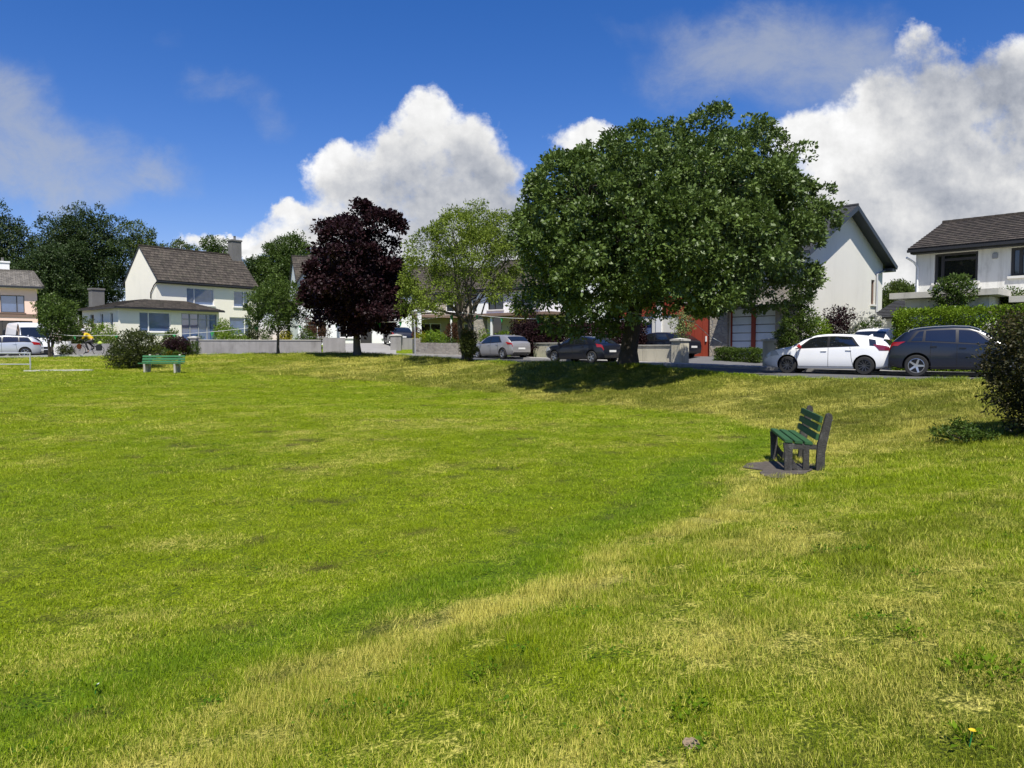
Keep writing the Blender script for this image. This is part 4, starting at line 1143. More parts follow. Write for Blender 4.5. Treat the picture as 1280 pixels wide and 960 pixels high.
def hedge(name,label,p,q,th,h,lmat,n,size=.07,per=7,cat='hedge',z=None):
    p=np.array(p,float); q=np.array(q,float); L=np.linalg.norm(q-p); d=(q-p)/L
    root=thing(name,label,cat,(p[0],p[1],0),math.atan2(d[1],d[0]))
    A=np.array([L*h*2,L*th,th*h*2]); k=rng.choice(3,n,p=A/A.sum())
    P=np.stack([rng.random(n)*L,rng.random(n)*th-th/2,rng.random(n)*h],1); O=np.zeros((n,3))
    s=np.where(rng.random(n)<.6,-1,1)
    w=.10*(fbm(P[:,0]*1.3+5,P[:,2]*1.3,3)-.5)*2
    P[k==0,1]=(s*(th/2)+w)[k==0]; O[k==0,1]=s[k==0]
    P[k==1,2]=(h+w)[k==1]; O[k==1,2]=1
    P[k==2,0]=np.where(s<0,0,L)[k==2]; O[k==2,0]=s[k==2]
    P-=O*(.12*rng.random((n,1))**2)
    P2=np.stack([rng.random(n//4)*L,(rng.random(n//4)-.5)*th*.7,rng.random(n//4)*h*.9],1)
    P=np.concatenate([P,P2]); O=np.concatenate([O,rdir(n//4)])
    wx=p[0]+d[0]*P[:,0]-d[1]*P[:,1]; wy=p[1]+d[1]*P[:,0]+d[0]*P[:,1]
    P[:,2]+=hgt(wx,wy)
    mb=MB()
    for i in range(int(L/.6)+1):
        x=min(L,i*.6); zz=G(p[0]+d[0]*x,p[1]+d[1]*x)
        mb.tube([(x,0,zz-.1),(x+.05,.05,zz+h*.5),(x-.05,-.04,zz+h*.85)],[.03,.02,.01],5)
    mb.build('stem',m_barkd,root)
    leaves('foliage',P,O,per,size,lmat,root,tvar=.6)
    return root
hedge('clipped_hedge','big bright green clipped hedge behind the dark grey car',(X(1124,28.2),28.2),(X(1330,24.8),24.8),1.5,2.35,lm_hedge,6000,.085,7)
hedge('box_hedge','low clipped box hedge in front of the garage doors',(X(898,38.5),38.5),(X(952,36.0),36.0),.5,.62,lm_box,1600,.065,7)
hedge('copper_hedge','dark copper beech hedge above the streaked cream wall',wl(15.2,5.6),wl(26.5,5.6),1.3,2.1,lm_purp,7000,.11,7)
shrub('upper part of the copper beech planting beside the yellow conifer',668,48.5,60,386,430,lm_purp,900,8,.12,41,nl=10)
sh=shrub('bright yellow conifer left of the copper hedge',651,50.5,26,388,432,lm_gold,500,8,.10,42,name='golden_conifer',nl=9)
shrub('small round green bush right of the pale tree trunk',605,50.5,22,410,436,lm_grnb,300,7,.10,43)
shrub('round bright green bush by the stone pier',628,51.5,20,411,436,lm_grnb,300,7,.10,44)
shrub('dense shrub at the foot of the pale verge tree',587,37.1,24,410,450,lm_olive,620,7,.09,45,name='ivy_shrub')
shrub('large green bush on the rubble stone wall',543,52.8,36,409,432,lm_grnb,520,7,.11,46)
shrub('golden green bush at the left end of the rubble wall',526,53.2,16,414,432,lm_gold,200,7,.10,47)
sh=shrub('low bush with orange yellow flowers on the rubble wall',565,51.6,16,420,432,lm_box,180,7,.09,48,name='flowering_plant',cat='plant'); flowers(sh,lm_orange,70,.42,.6,.10)
shrub('reddish brown bush behind the rubble wall bushes',570,55,44,406,432,lm_red,420,7,.12,49)
shrub('red leaved bush beside the black car on the drive',521,58,12,410,428,lm_red,160,7,.10,50)
sh=shrub('bright yellow shrub on the grey wall under the young tree',358,54.5,19,413,424,lm_gold,260,7,.11,51)
shrub('dark green bush right of the yellow shrub',383,54.5,26,410,424,lm_box,320,7,.11,52)
shrub('brown leaved bush above the wall by the white house',395,57,34,401,420,lm_red,300,7,.12,53)
shrub('small green bush left of the yellow shrub',334,54.3,16,415,426,lm_box,200,7,.10,54)
shrub('round bright green bush at the corner of the glazed porch',278,58,22,398,422,lm_grnb,360,7,.11,55)
shrub('low spreading green bush on the grey wall by the porch',290,54.5,34,410,425,lm_grnb,420,7,.11,56)
shrub('round dark bush below the right window of the cream house',316,56.5,18,407,424,lm_olive,300,7,.11,57)
shrub('small dark conifer in front of the porch glazing',247,55.5,14,414,428,lm_box,220,7,.09,58)
shrub('dark spiky plant under the left window of the cream house',214,56,18,407,424,lm_young,220,7,.12,59,name='spiky_plant',cat='plant')
shrub('wide yellow green bush behind the cyclist',105,57,44,398,424,lm_light,520,7,.14,60)
shrub('green bush between the cyclist and the cream house wing',132,56.5,30,404,424,lm_grnb,380,7,.12,61)
shrub('rusty green bush behind the small street tree',88,58,36,403,430,lm_red,380,7,.13,62)
shrub('scrubby undergrowth by the van wheel',82,51.5,18,432,442,lm_olive,200,7,.10,63)
# right-hand gardens
shrub('purple leaved bush beneath the slate gable',1047,35.5,46,378,430,lm_purp,900,8,.09,64)
shrub('bright green round bush above the white hatchback',1022,33.0,44,392,440,lm_grnb,900,8,.08,65)
sh=shrub('white flowering bush beneath the slate gable',1084,34.2,46,389,440,lm_box,800,8,.08,66,name='flowering_bush'); flowers(sh,lm_white,520,1.05,2.35,.085)
shrub('green bush against the gate pillar',985,32.3,32,400,455,lm_young,650,8,.08,67)
tl=[]
for (px,py,r,dy) in [(1000,370,14,0),(994,390,13,.3),(1006,398,12,-.2),(990,410,12,.1),(1003,350,9,0)]:
    tl.append((X(px,32.2)-X(997,32.2),dy,Z(py,32.2)-G(X(997,32.2),32.2),r*32.2/F,r*32.2/F,r*32.2/F))
tree('climbing_tree','slender leafy tree beside the right hand gate pillar',at(997,32.2),tl,.05,1.2,700,8,.10,lm_young,m_barkd,limbs=5,twigs=1)
tl=[]
for (px,py,r,dy) in [(1190,356,10,0),(1180,368,11,.2),(1200,366,11,-.2),(1190,376,13,.2),(1176,356,6,0),(1208,352,6,.1)]:
    dd=27.6; tl.append((X(px,dd)-X(1190,dd),dy,Z(py,dd)-G(X(1190,dd),dd),r*dd/F,r*dd/F,r*dd/F))
tree('garden_tree','small dark leaved tree rising out of the clipped hedge',at(1190,27.6),tl,.05,1.8,420,8,.10,lm_young,m_barkd,limbs=6,twigs=1)
shrub('leafy bush behind the clipped hedge at the right edge',1264,29,44,358,400,lm_box,600,8,.09,68)
sl_=[]
for (px,py,r,dy) in [(850,392,9,0),(845,402,8,.2),(858,405,9,-.2),(852,415,8,0),(862,395,6,0)]:
    dd=36.0; sl_.append((X(px,dd)-X(852,dd),dy,Z(py,dd)-G(X(852,dd),dd),r*dd/F,r*dd/F,r*dd/F))
lm_pal2=leaf_mat('leaf_pale_sapling',(.14,.19,.05),(.34,.40,.18),rough=.45,trans=.35)
tree('sapling','pale leaved sapling above the left hand gate pillar',at(852,38.2),sl_,.03,1.0,230,7,.11,lm_pal2,m_bark,limbs=5,twigs=1)

# drives and forecourts
drape('drive',[wl(6.1,4.63),wl(10.85,4.63),wl(11.3,5.1),wl(24,5.1),wl(24,13.2),wl(5,13.6),wl(6.0,9.0)],m_drive)
drape('drive',[(X(430,51.0),51.9),(X(495,52.0),52.2),(X(494,58),58.5),(X(505,63),63.4),(X(430,63),63.0)],m_drive2)
drape('drive',[(X(-60,53.8),53.8),(X(75,53.2),53.2),(X(80,63),63),(X(-60,62),62)],m_drive2)
drape('drive',[(13.6,29.2),(15.6,27.6),(18.2,31.5),(16.4,33)],m_drive)
# ------------------------------------------------------------------ vehicles
def paint(name, col, metal=.0, rough=.35):
    if name in MATS: return MATS[name]
    m, nt, b = new_mat(name)
    tc = nt.node('ShaderNodeTexCoord').outputs['Object']
    n = nt.noise(tc, 2.5, 5, .6)
    sep = nt.node('ShaderNodeSeparateXYZ'); nt.l.new(tc, sep.inputs[0])
    low = nt.step(sep.outputs[2], .55, .2)                       # road dust along the sills
    c = nt.mix(n, tuple(x*.95 for x in col), tuple(min(1,x*1.05) for x in col))
    c = nt.mix(nt.m('MULTIPLY', low, nt.m('MULTIPLY', n, .14)), c, (.16,.14,.12))
    nt.put(b.inputs['Base Color'], c); b.inputs['Metallic'].default_value = metal; b.inputs['Roughness'].default_value = rough
    b.inputs['Coat Weight'].default_value = .6; b.inputs['Coat Roughness'].default_value = .05
    MATS[name] = m; return m
m_tyre = mat('tyre_rubber', (.018,.018,.018), .85, var=.3, vscale=8)
m_arch = mat('arch_plastic', (.012,.012,.012), .8)
m_trim = mat('trim_black', (.015,.015,.016), .35)
m_seam = mat('panel_gap', (.01,.01,.01), .7)
m_cglass = glass_mat('car_glass', (.010,.012,.014), .03, .6)
m_tail = mat('tail_lens_red', (.32,.010,.012), .12, var=.15, spec=.8)
m_taild = mat('tail_lens_dark', (.16,.015,.03), .12, var=.15, spec=.8)
m_head = mat('head_lens', (.45,.48,.50), .08, var=.2, spec=1.0)
m_rim = mat('rim_silver', (.55,.56,.57), .3, metal=.85, var=.05)
m_rimd = mat('rim_dark', (.10,.10,.105), .35, metal=.8, var=.1)
m_plate = mat('plate_white', (.75,.75,.72), .4, var=.03)
m_redcov = mat('mirror_cover_red', (.40,.012,.018), .7)
m_chrome = mat('chrome_trim', (.6,.6,.6), .15, metal=1.0)

def pl_interp(P, u):
    P = np.array(P, float); return float(np.interp(u, P[:,0], P[:,1]))
def smooth_prof(P):
    us = np.linspace(0,1,241); P = np.array(P,float)
    z = np.interp(us, P[:,0], P[:,1])
    k = np.exp(-np.linspace(-2,2,9)**2); k /= k.sum()
    zz = np.convolve(np.pad(z,4,mode='edge'), k, 'valid')
    return lambda u: float(np.interp(u, us, zz))
def make_wheel(parent, x, y, r, side, rimm, spokes=5, w=.21, double=False):
    mb = MB(); ri = r*.68
    prof = [(ri,-w/2),(r*.93,-w/2),(r*.99,-w*.36),(r,0),(r*.99,w*.36),(r*.93,w/2),(ri,w/2),(ri*.97,0)]
    mb.M = Matrix.Translation((x,y,r))
    mb.lathe(prof, 36, 'y', closed=True)
    wo = mb.build('wheel', m_tyre, parent, smooth=40)
    rm = MB(); rm.M = Matrix.Translation((x,y,r)) @ Matrix.Scale(side,4,(0,1,0))
    yo = w*.5
    rm.lathe([(ri*1.0,-yo*.6),(ri*1.0,yo*.92),(ri*.93,yo*.96),(ri*.90,yo*.7),(ri*.9,-yo*.6)],36,'y')
    rm.lathe([(.001,yo*.72),(ri*.20,yo*.72),(ri*.24,yo*.5),(ri*.24,-yo*.2)],18,'y')
    for k in range(spokes):
        for dlt in ((-.11,.11) if double else (0,)):
            a = 2*PI*k/spokes+dlt
            c,s = math.cos(a),math.sin(a); pc,ps = -s,c
            w0,w1 = (ri*.09,ri*.075) if double else (ri*.15,ri*.11)
            if spokes > 7: w0,w1 = ri*.07,ri*.06
            P = lambda rr,ww,yy: (c*rr+pc*ww, yy, s*rr+ps*ww)
            v = [P(ri*.15,-w0,yo*.70),P(ri*.15,w0,yo*.70),P(ri*.94,w1,yo*.86),P(ri*.94,-w1,yo*.86),P(ri*.15,-w0,yo*.4),P(ri*.15,w0,yo*.4),P(ri*.94,w1,yo*.5),P(ri*.94,-w1,yo*.5)]
            rm.add(v,[(0,1,2,3),(4,7,6,5),(0,4,5,1),(1,5,6,2),(2,6,7,3),(3,7,4,0)])
    rm.lathe([(.001,yo*.15),(ri*.9,yo*.15)],24,'y',1)
    rm.build('rim', [rimm, m_trim], wo, smooth=35)
    return wo

def car(name, label, cat, loc, heading, sp, pm, group=None):
    L,W = sp['L'],sp['W']; top = smooth_prof(sp['top']); belt = smooth_prof(sp['belt'])
    tum = sp.get('tum',.30); zlow = sp.get('zb',.18)
    root = thing(name, label, cat, loc, math.atan2(heading[1],heading[0]), group)
    fe = sp.get('front_taper',.30); re_ = sp.get('rear_taper',.20)
    def plan(u):
        a = abs(2*u-1); k = fe if u > .5 else re_
        return 1-k*a**7-.03*a**2
    def ring(u):
        w = W/2*plan(u); zt = top(u); e = abs(2*u-1)
        zb = zlow+.14*e**8
        zbelt = min(belt(u), zt-.05); g = zt-zbelt
        wr = .965*w-.03-max(0,g-.05)*tum
        wr = max(wr,.25*w)
        zs = zb+.42*(zbelt-zb)
        return [(0,zb),(.82*w,zb),(.955*w,zb+.07),(w,zs),(.975*w,zbelt),(wr,zt-min(.075,g*.55)),(wr*.80,zt-.018),(0,zt)]
    def S(u, v, sgn=1):
        R = ring(min(max(u,0),1)); i = int(min(max(math.floor(v),0),6)); t = v-i
        q = lambda k: Vector((R[min(max(k,0),7)][0], R[min(max(k,0),7)][1]))
        if i == 6: p3 = Vector((-R[6][0],R[6][1]))
        else: p3 = q(i+2)
        p0 = Vector((-R[1][0],R[1][1])) if i == 0 else q(i-1)
        p1,p2 = q(i),q(i+1); tn = .65
        m1 = (p2-p0)*.5*tn; m2 = (p3-p1)*.5*tn
        h = p1*(2*t**3-3*t*t+1)+m1*(t**3-2*t*t+t)+p2*(-2*t**3+3*t*t)+m2*(t**3-t*t)
        return Vector(((u-.5)*L, sgn*h.x, h.y))
    def N(u, v, sgn=1):
        e = .004
        a = S(min(u+e,1),v,sgn)-S(max(u-e,0),v,sgn); b = S(u,min(v+.03,7),sgn)-S(u,max(v-.03,0),sgn)
        n = a.cross(b)*(-sgn)
        return n.normalized() if n.length > 1e-9 else Vector((0,0,1))
    us = sorted(set(np.round(np.concatenate([np.linspace(0,1,49),[.004,.01,.016,.03,.05,.97,.984,.992,.997]]),4)))
    vs = [i+f for i in range(7) for f in (0,.25,.5,.75)]+[7]
    mb = MB(); n = len(vs)*2-2
    for u in us:
        half = [S(u,v) for v in vs]
        rg = half+[Vector((p.x,-p.y,p.z)) for p in half[-2:0:-1]]
        mb.v += [tuple(p) for p in rg]
    for i in range(len(us)-1):
        for k in range(n):
            mb.f.append([i*n+k, i*n+(k+1)%n, (i+1)*n+(k+1)%n, (i+1)*n+k])
    mb.f.append(list(range(n-1,-1,-1))); mb.f.append([(len(us)-1)*n+k for k in range(n)])
    mb.mi = [0]*len(mb.f); mb.uv = [None]*len(mb.f)
    body = mb.build('body', [pm, m_arch], root)
    r = sp['r']; wx = [(sp['wr']-.5)*L,(sp['wf']-.5)*L]
    cut = MB()
    for x in wx:
        for s in (-1,1):
            c = MB(); c.M = Matrix.Translation((x,s*(W/2-.14),r+.015))
            c.lathe([(0.001,-.19),(r*1.17,-.19),(r*1.17,.19),(0.001,.19)],40,'y')
            b0 = len(cut.v); cut.v += c.v; cut.f += [[a+b0 for a in f] for f in c.f]; cut.mi += [0]*len(c.f); cut.uv += [None]*len(c.f)
    co = cut.build('arch_cutter', [m_arch], root, weld=True)
    md = body.modifiers.new('arch','BOOLEAN'); md.object = co; md.operation = 'DIFFERENCE'; md.solver = 'EXACT'
    try: md.material_mode = 'TRANSFER'
    except Exception: pass
    dg = bpy.context.evaluated_depsgraph_get(); dg.update()
    me = bpy.data.meshes.new_from_object(body.evaluated_get(dg))
    body.modifiers.clear(); old = body.data; body.data = me; bpy.data.meshes.remove(old)
    bpy.data.objects.remove(co)
    me.polygons.foreach_set('use_smooth',[True]*len(me.polygons)); me.set_sharp_from_angle(angle=math.radians(32))
    def patch(mbx, ub0, ub1, ut0, ut1, v0, v1, off, sgn, nu=8, nv=5, mi=0):
        vv = []
        for j in range(nv+1):
            t = j/nv; v = v0+(v1-v0)*t; a = ub0+(ut0-ub0)*t; b = ub1+(ut1-ub1)*t
            for i in range(nu+1):
                u = a+(b-a)*i/nu
                nrm = N(u,v,sgn)
                vv.append(S(u,v,sgn)+nrm*off)
        ff = [(j*(nu+1)+i, j*(nu+1)+i+1, (j+1)*(nu+1)+i+1, (j+1)*(nu+1)+i) for j in range(nv) for i in range(nu)]
        mbx.add(vv, ff, mi)
    def cross(mbx, u0, u1, v0, off, nu=8, nv=14, inset=0.0):
        vv = []
        for i in range(nu+1):
            u = u0+(u1-u0)*i/nu
            for j in range(nv+1):
                t = j/nv*2-1; s = 1 if t >= 0 else -1
                v = 7-(7-v0)*abs(t)
                vv.append(S(u,v,s)+N(u,v,1 if s>0 else -1)*off)
        ff = [(i*(nv+1)+j, i*(nv+1)+j+1, (i+1)*(nv+1)+j+1, (i+1)*(nv+1)+j) for i in range(nu) for j in range(nv)]
        mbx.add(vv, ff)
    tr = MB()
    for s in (-1,1):
        patch(tr, *sp['dlo'], 4.03, 4.93, .004, s, 24, 5)
    tr.build('window_surround', m_trim, root, smooth=40, fixn=False)
    for s in (-1,1):
        for q in sp['win']:
            g = MB(); patch(g, *q, 4.14, 4.84, .009, s); g.build('side_window', m_cglass, root, smooth=50, fixn=False)
    g = MB(); cross(g, *sp['screen'], 5.15, .007); g.build('windscreen', m_cglass, root, smooth=50, fixn=False)
    if 'rearw' in sp:
        g = MB(); cross(g, *sp['rearw'], 5.2, .008); g.build('rear_window', m_cglass, root, smooth=50, fixn=False)
    for s in (-1,1):
        t = MB(); q = sp['tail']; patch(t, q[0],q[1],q[0],q[2], q[3],q[4], .010, s, 8, 8); t.build('tail_light', sp.get('tailm',m_tail), root, smooth=50, fixn=False)
        t = MB(); q = sp['headl']; patch(t, q[0],q[1],q[2],q[1], q[3],q[4], .008, s, 8, 8); t.build('headlight', m_head, root, smooth=50, fixn=False)
    sm = MB()
    for s in (-1,1):
        for u0,u1 in sp['seams']:
            pts = [S(u0+(u1-u0)*k/10, 2.1+(4.0-2.1)*k/10, s)+N(u0,3,s)*.001 for k in range(11)]
            sm.tube(pts, .007, 5)
        pts = [S(sp['seams'][0][0]+(sp['seams'][-1][0]-sp['seams'][0][0])*k/10, 2.15, s)+N(.5,2.15,s)*.001 for k in range(11)]
        sm.tube(pts, .007, 5)
    sm.build('door_seams', m_seam, root)
    for s in (-1,1):
        for u in sp['handles']:
            h = MB(); p = S(u,3.72,s); h.box(p.x-.10,p.y-.012,p.z-.018,p.x+.10,p.y+.03*s if s>0 else p.y+.012,p.z+.018,bev=.01) if s>0 else h.box(p.x-.10,p.y-.03,p.z-.018,p.x+.10,p.y+.012,p.z+.018,bev=.01)
            h.build('door_handle', sp.get('handlem',pm), root, smooth=50)
        mr = MB(); p = S(sp['mirror'],4.1,s)
        mr.bar(p, p+Vector((0,s*.12,.02)), .05,.04)
        mr.M = Matrix.Translation(p+Vector((.0,s*.20,.07)))
        mr.box(-.06,-.11,-.075,.07,.11,.075,bev=.045)
        mo = mr.build('wing_mirror', sp.get('mirrorm',pm), root, smooth=50)
        if 'mirrorlab' in sp: mo['label'] = sp['mirrorlab']
    zt = top(.02)
    rp = S(.0,3.4,1)
    b = MB(); pz = sp.get('platez',.62); b.box(-L/2-.022,-.26,pz-.055,-L/2-.004,.26,pz+.055,bev=.006); b.build('number_plate', m_plate, root)
    b = MB(); pz2 = sp.get('fplatez',.45); b.box(L/2+.004,-.26,pz2-.055,L/2+.022,.26,pz2+.055,bev=.006); b.build('number_plate', m_plate, root)
    b = MB(); gz = sp.get('grille',(.48,.62,.30)); b.box(L/2-.05,-gz[2]*W,gz[0],L/2+.006,gz[2]*W,gz[1],bev=.01); b.build('grille', m_trim, root)
    b = MB(); b.box(-L/2-.008,-.36*W,.27,-L/2+.10,.36*W,.42,bev=.02); b.build('bumper', m_trim, root)
    for k,x in enumerate(wx):
        for s in (-1,1):
            make_wheel(root, x, s*(W/2-.115), r, s, sp.get('rimm',m_rim), sp.get('spokes',5), double=sp.get('dbl',False))
    if sp.get('rails'):
        rl = MB()
        for s in (-1,1):
            pts = [S(u,5.35,s)+Vector((0,0,.045)) for u in np.linspace(.14,.58,9)]; rl.tube([S(.13,5.35,s)]+pts+[S(.6,5.35,s)], .018, 6)
        rl.build('roof_rail', sp.get('railm',m_chrome), root, smooth=50)
    if sp.get('ant'):
        an = MB(); p = S(.18,7,1); an.add([(p.x-.09,-.02,p.z-.01),(p.x+.09,-.03,p.z-.01),(p.x+.09,.03,p.z-.01),(p.x-.09,.02,p.z-.01),(p.x-.07,0,p.z+.07)],[(0,1,4),(1,2,4),(2,3,4),(3,0,4)]); an.build('aerial', pm, root)
    return root

HATCH = dict(L=4.32,W=1.765,r=.315,wr=.19,wf=.79,
    top=[(0,.66),(.006,.80),(.02,.93),(.045,1.02),(.10,1.17),(.16,1.30),(.24,1.39),(.35,1.435),(.47,1.445),(.57,1.41),(.66,1.28),(.735,1.085),(.775,.995),(.86,.94),(.94,.83),(.985,.70),(1,.58)],
    belt=[(0,.93),(.2,.985),(.4,.95),(.7,.90),(1,.80)],
    dlo=(.20,.735,.30,.615),win=[(.255,.455,.31,.455),(.475,.695,.475,.60)],screen=(.60,.745),rearw=(.05,.175),tail=(.004,.085,.115,3.65,4.2),tailm=m_taild,
    headl=(.86,.985,.92,3.5,4.4),seams=((.27,.30),(.465,.465),(.70,.72)),handles=(.31,.50),mirror=.685,ant=True)
def var(base, **k): d = dict(base); d.update(k); return d
def rdz(x,y): return float(road_dist(np.array([x]),np.array([y]))[1][0])
# white hatchback
car('parked_car','white hatchback with a red mirror cover parked tail to tail with the dark grey car','car',(11.64,27.35,rdz(11.64,27.35)),(-.82,.57),
    var(HATCH,rimm=m_rimd,spokes=10,top=[(0,.68),(.005,.88),(.012,1.0),(.022,1.10),(.05,1.22),(.10,1.295),(.2,1.375),(.3,1.42),(.42,1.445),(.50,1.44),(.57,1.41),(.66,1.28),(.735,1.085),(.775,.995),(.86,.94),(.94,.83),(.985,.70),(1,.58)],rearw=(.018,.062),dlo=(.225,.735,.29,.615),win=[(.105,.155,.115,.165),(.255,.455,.30,.455),(.475,.695,.475,.60)],mirrorm=m_redcov,mirrorlab='red wing mirror cover',tail=(.004,.085,.13,3.7,4.3)),paint('paint_white',(.80,.81,.82)),'cars parked along the kerb')
# dark grey SUV
SUV = dict(L=4.41,W=1.82,r=.36,wr=.19,wf=.79,zb=.24,
    top=[(0,.78),(.004,.95),(.014,1.08),(.03,1.18),(.07,1.34),(.11,1.49),(.16,1.58),(.28,1.64),(.42,1.66),(.53,1.635),(.62,1.50),(.71,1.25),(.755,1.13),(.86,1.06),(.95,.95),(.985,.82),(1,.66)],
    belt=[(0,1.12),(.25,1.13),(.5,1.06),(.75,1.0),(1,.9)],
    dlo=(.12,.72,.19,.585),win=[(.15,.225,.205,.235),(.245,.44,.25,.44),(.46,.68,.46,.57)],screen=(.565,.725),rearw=(.035,.115),tail=(.004,.065,.115,3.72,4.12),
    headl=(.86,.985,.92,3.5,4.4),seams=((.27,.285),(.45,.45),(.69,.71)),handles=(.30,.485),mirror=.665,rails=True,ant=True,tum=.27,platez=.72)
car('parked_car','dark blue grey tall car with silver five spoke wheels beside the clipped hedge','car',(15.0,24.72,rdz(15.0,24.72)),(.87,-.49),
    var(SUV,handlem=m_trim),paint('paint_slate_blue',(.006,.010,.022),.0,.3),'cars parked along the kerb')
# white car behind
car('parked_car','white car on the drive, its roof and rear glass showing behind the white hatchback','car',(16.2,32.3,G(16.2,32.3)+.05),(.74,.67),
    var(HATCH,L=4.0,W=1.72,top=[(0,.66),(.006,.85),(.02,1.0),(.05,1.15),(.10,1.36),(.16,1.46),(.30,1.52),(.45,1.52),(.56,1.47),(.66,1.32),(.735,1.1),(.775,1.0),(.86,.94),(.94,.83),(.985,.70),(1,.58)],rearw=(.035,.11)),paint('paint_white',(.80,.81,.82)))
# black hatchback
car('parked_car','black hatchback parked by the streaked wall behind the broad tree','car',(3.75,39.9,rdz(3.75,39.9)),(-.66,.75),
    var(HATCH,tailm=m_tail,wr=.165,top=[(0,.66),(.006,.82),(.02,.95),(.05,1.03),(.12,1.19),(.19,1.31),(.28,1.385),(.38,1.42),(.48,1.41),(.56,1.35),(.64,1.2),(.70,1.05),(.73,.99),(.86,.93),(.94,.82),(.985,.70),(1,.58)],screen=(.565,.71),dlo=(.2,.705,.29,.585),win=[(.25,.44,.30,.44),(.455,.67,.455,.57)],mirror=.66,spokes=5,dbl=True,tail=(.004,.085,.105,3.65,4.2)),paint('paint_black',(.008,.010,.018),.2,.35),'cars parked along the kerb')
# silver hatchback
car('parked_car','silver grey hatchback parked between the rubble wall and the streaked wall','car',(-.75,46.6,rdz(-.75,46.6)+.0),(-.62,.78),
    var(HATCH,W=1.78,tailm=m_tail,top=[(0,.68),(.006,.86),(.02,1.0),(.045,1.09),(.08,1.22),(.13,1.36),(.20,1.43),(.32,1.47),(.45,1.475),(.55,1.44),(.65,1.28),(.735,1.085),(.775,.995),(.86,.94),(.94,.83),(.985,.70),(1,.58)],rearw=(.04,.125),dbl=True,tail=(.004,.085,.125,3.75,4.2)),paint('paint_silver_grey',(.42,.41,.40),.55,.35),'cars parked along the kerb')
# black car on the drive behind the wall
car('parked_car','black car parked against the red timber front, seen over the streaked wall','car',(8.35,41.6,G(8.35,41.6)+.05),(-.66,.75),
    var(HATCH,tailm=m_taild),paint('paint_black',(.008,.010,.018),.2,.35))
# black car by the white house
car('parked_car','black car with red tail lights on the drive of the white house','car',(X(497,59.5),59.5,G(X(497,59.5),59.5)+.05),(-.35,.94),
    var(HATCH,tailm=m_tail),paint('paint_black',(.008,.010,.018),.2,.35))
# silver estate at the left edge
car('parked_car','silver estate car cut by the left picture edge, in front of the white van','car',(X(2,49.2),49.2,rdz(X(2,49.2),49.2)),(-.90,-.44),
    var(HATCH,L=4.65,W=1.78,tailm=m_tail,top=[(0,.70),(.005,.90),(.015,1.02),(.04,1.16),(.08,1.30),(.12,1.37),(.20,1.42),(.40,1.45),(.52,1.42),(.63,1.28),(.72,1.1),(.76,1.0),(.86,.94),(.94,.83),(.985,.70),(1,.58)],rearw=(.03,.09),win=[(.12,.25,.16,.26),(.27,.45,.27,.45),(.47,.68,.47,.58)],dlo=(.10,.72,.15,.60),rails=True,railm=m_trim),paint('paint_silver',(.58,.60,.63),.5,.35))
car('parked_car','maroon car beyond the silver estate at the left edge','car',(X(-22,57.5),57.5,G(X(-22,57.5),57.5)+.05),(-.98,.2),
    var(HATCH,tailm=m_tail),paint('paint_maroon',(.12,.012,.018),.3,.35))
VAN = dict(L=5.6,W=2.02,r=.34,wr=.20,wf=.82,zb=.25,tum=.10,front_taper=.12,rear_taper=.03,
    top=[(0,2.2),(.004,2.45),(.02,2.55),(.1,2.60),(.60,2.60),(.66,2.55),(.70,2.42),(.75,2.15),(.82,1.62),(.85,1.40),(.90,1.27),(.955,1.12),(.985,.98),(1,.80)],
    belt=[(0,1.45),(.8,1.40),(.9,1.1),(1,.9)],
    dlo=(.60,.80,.62,.76),win=[(.63,.79,.635,.745)],screen=(.735,.845),tail=(.002,.015,.015,3.3,4.2),
    headl=(.90,.985,.955,3.5,4.5),seams=((.36,.36),(.60,.60),(.81,.82)),handles=(.40,.63),mirror=.79,mirrorm=m_trim,platez=.7,fplatez=.52,grille=(.62,.80,.36),handlem=m_trim)
v = car('parked_van','white high roofed van parked on the drive of the peach house','van',(X(37,56),56,G(X(37,56),56)+.05),(.72,-.69),VAN,paint('paint_van',(.78,.79,.80)))
b = MB(); b.box(5.6/2-.16,-.88,.28,5.6/2+.012,.88,.60,bev=.03); b.build('bumper', m_trim, v)
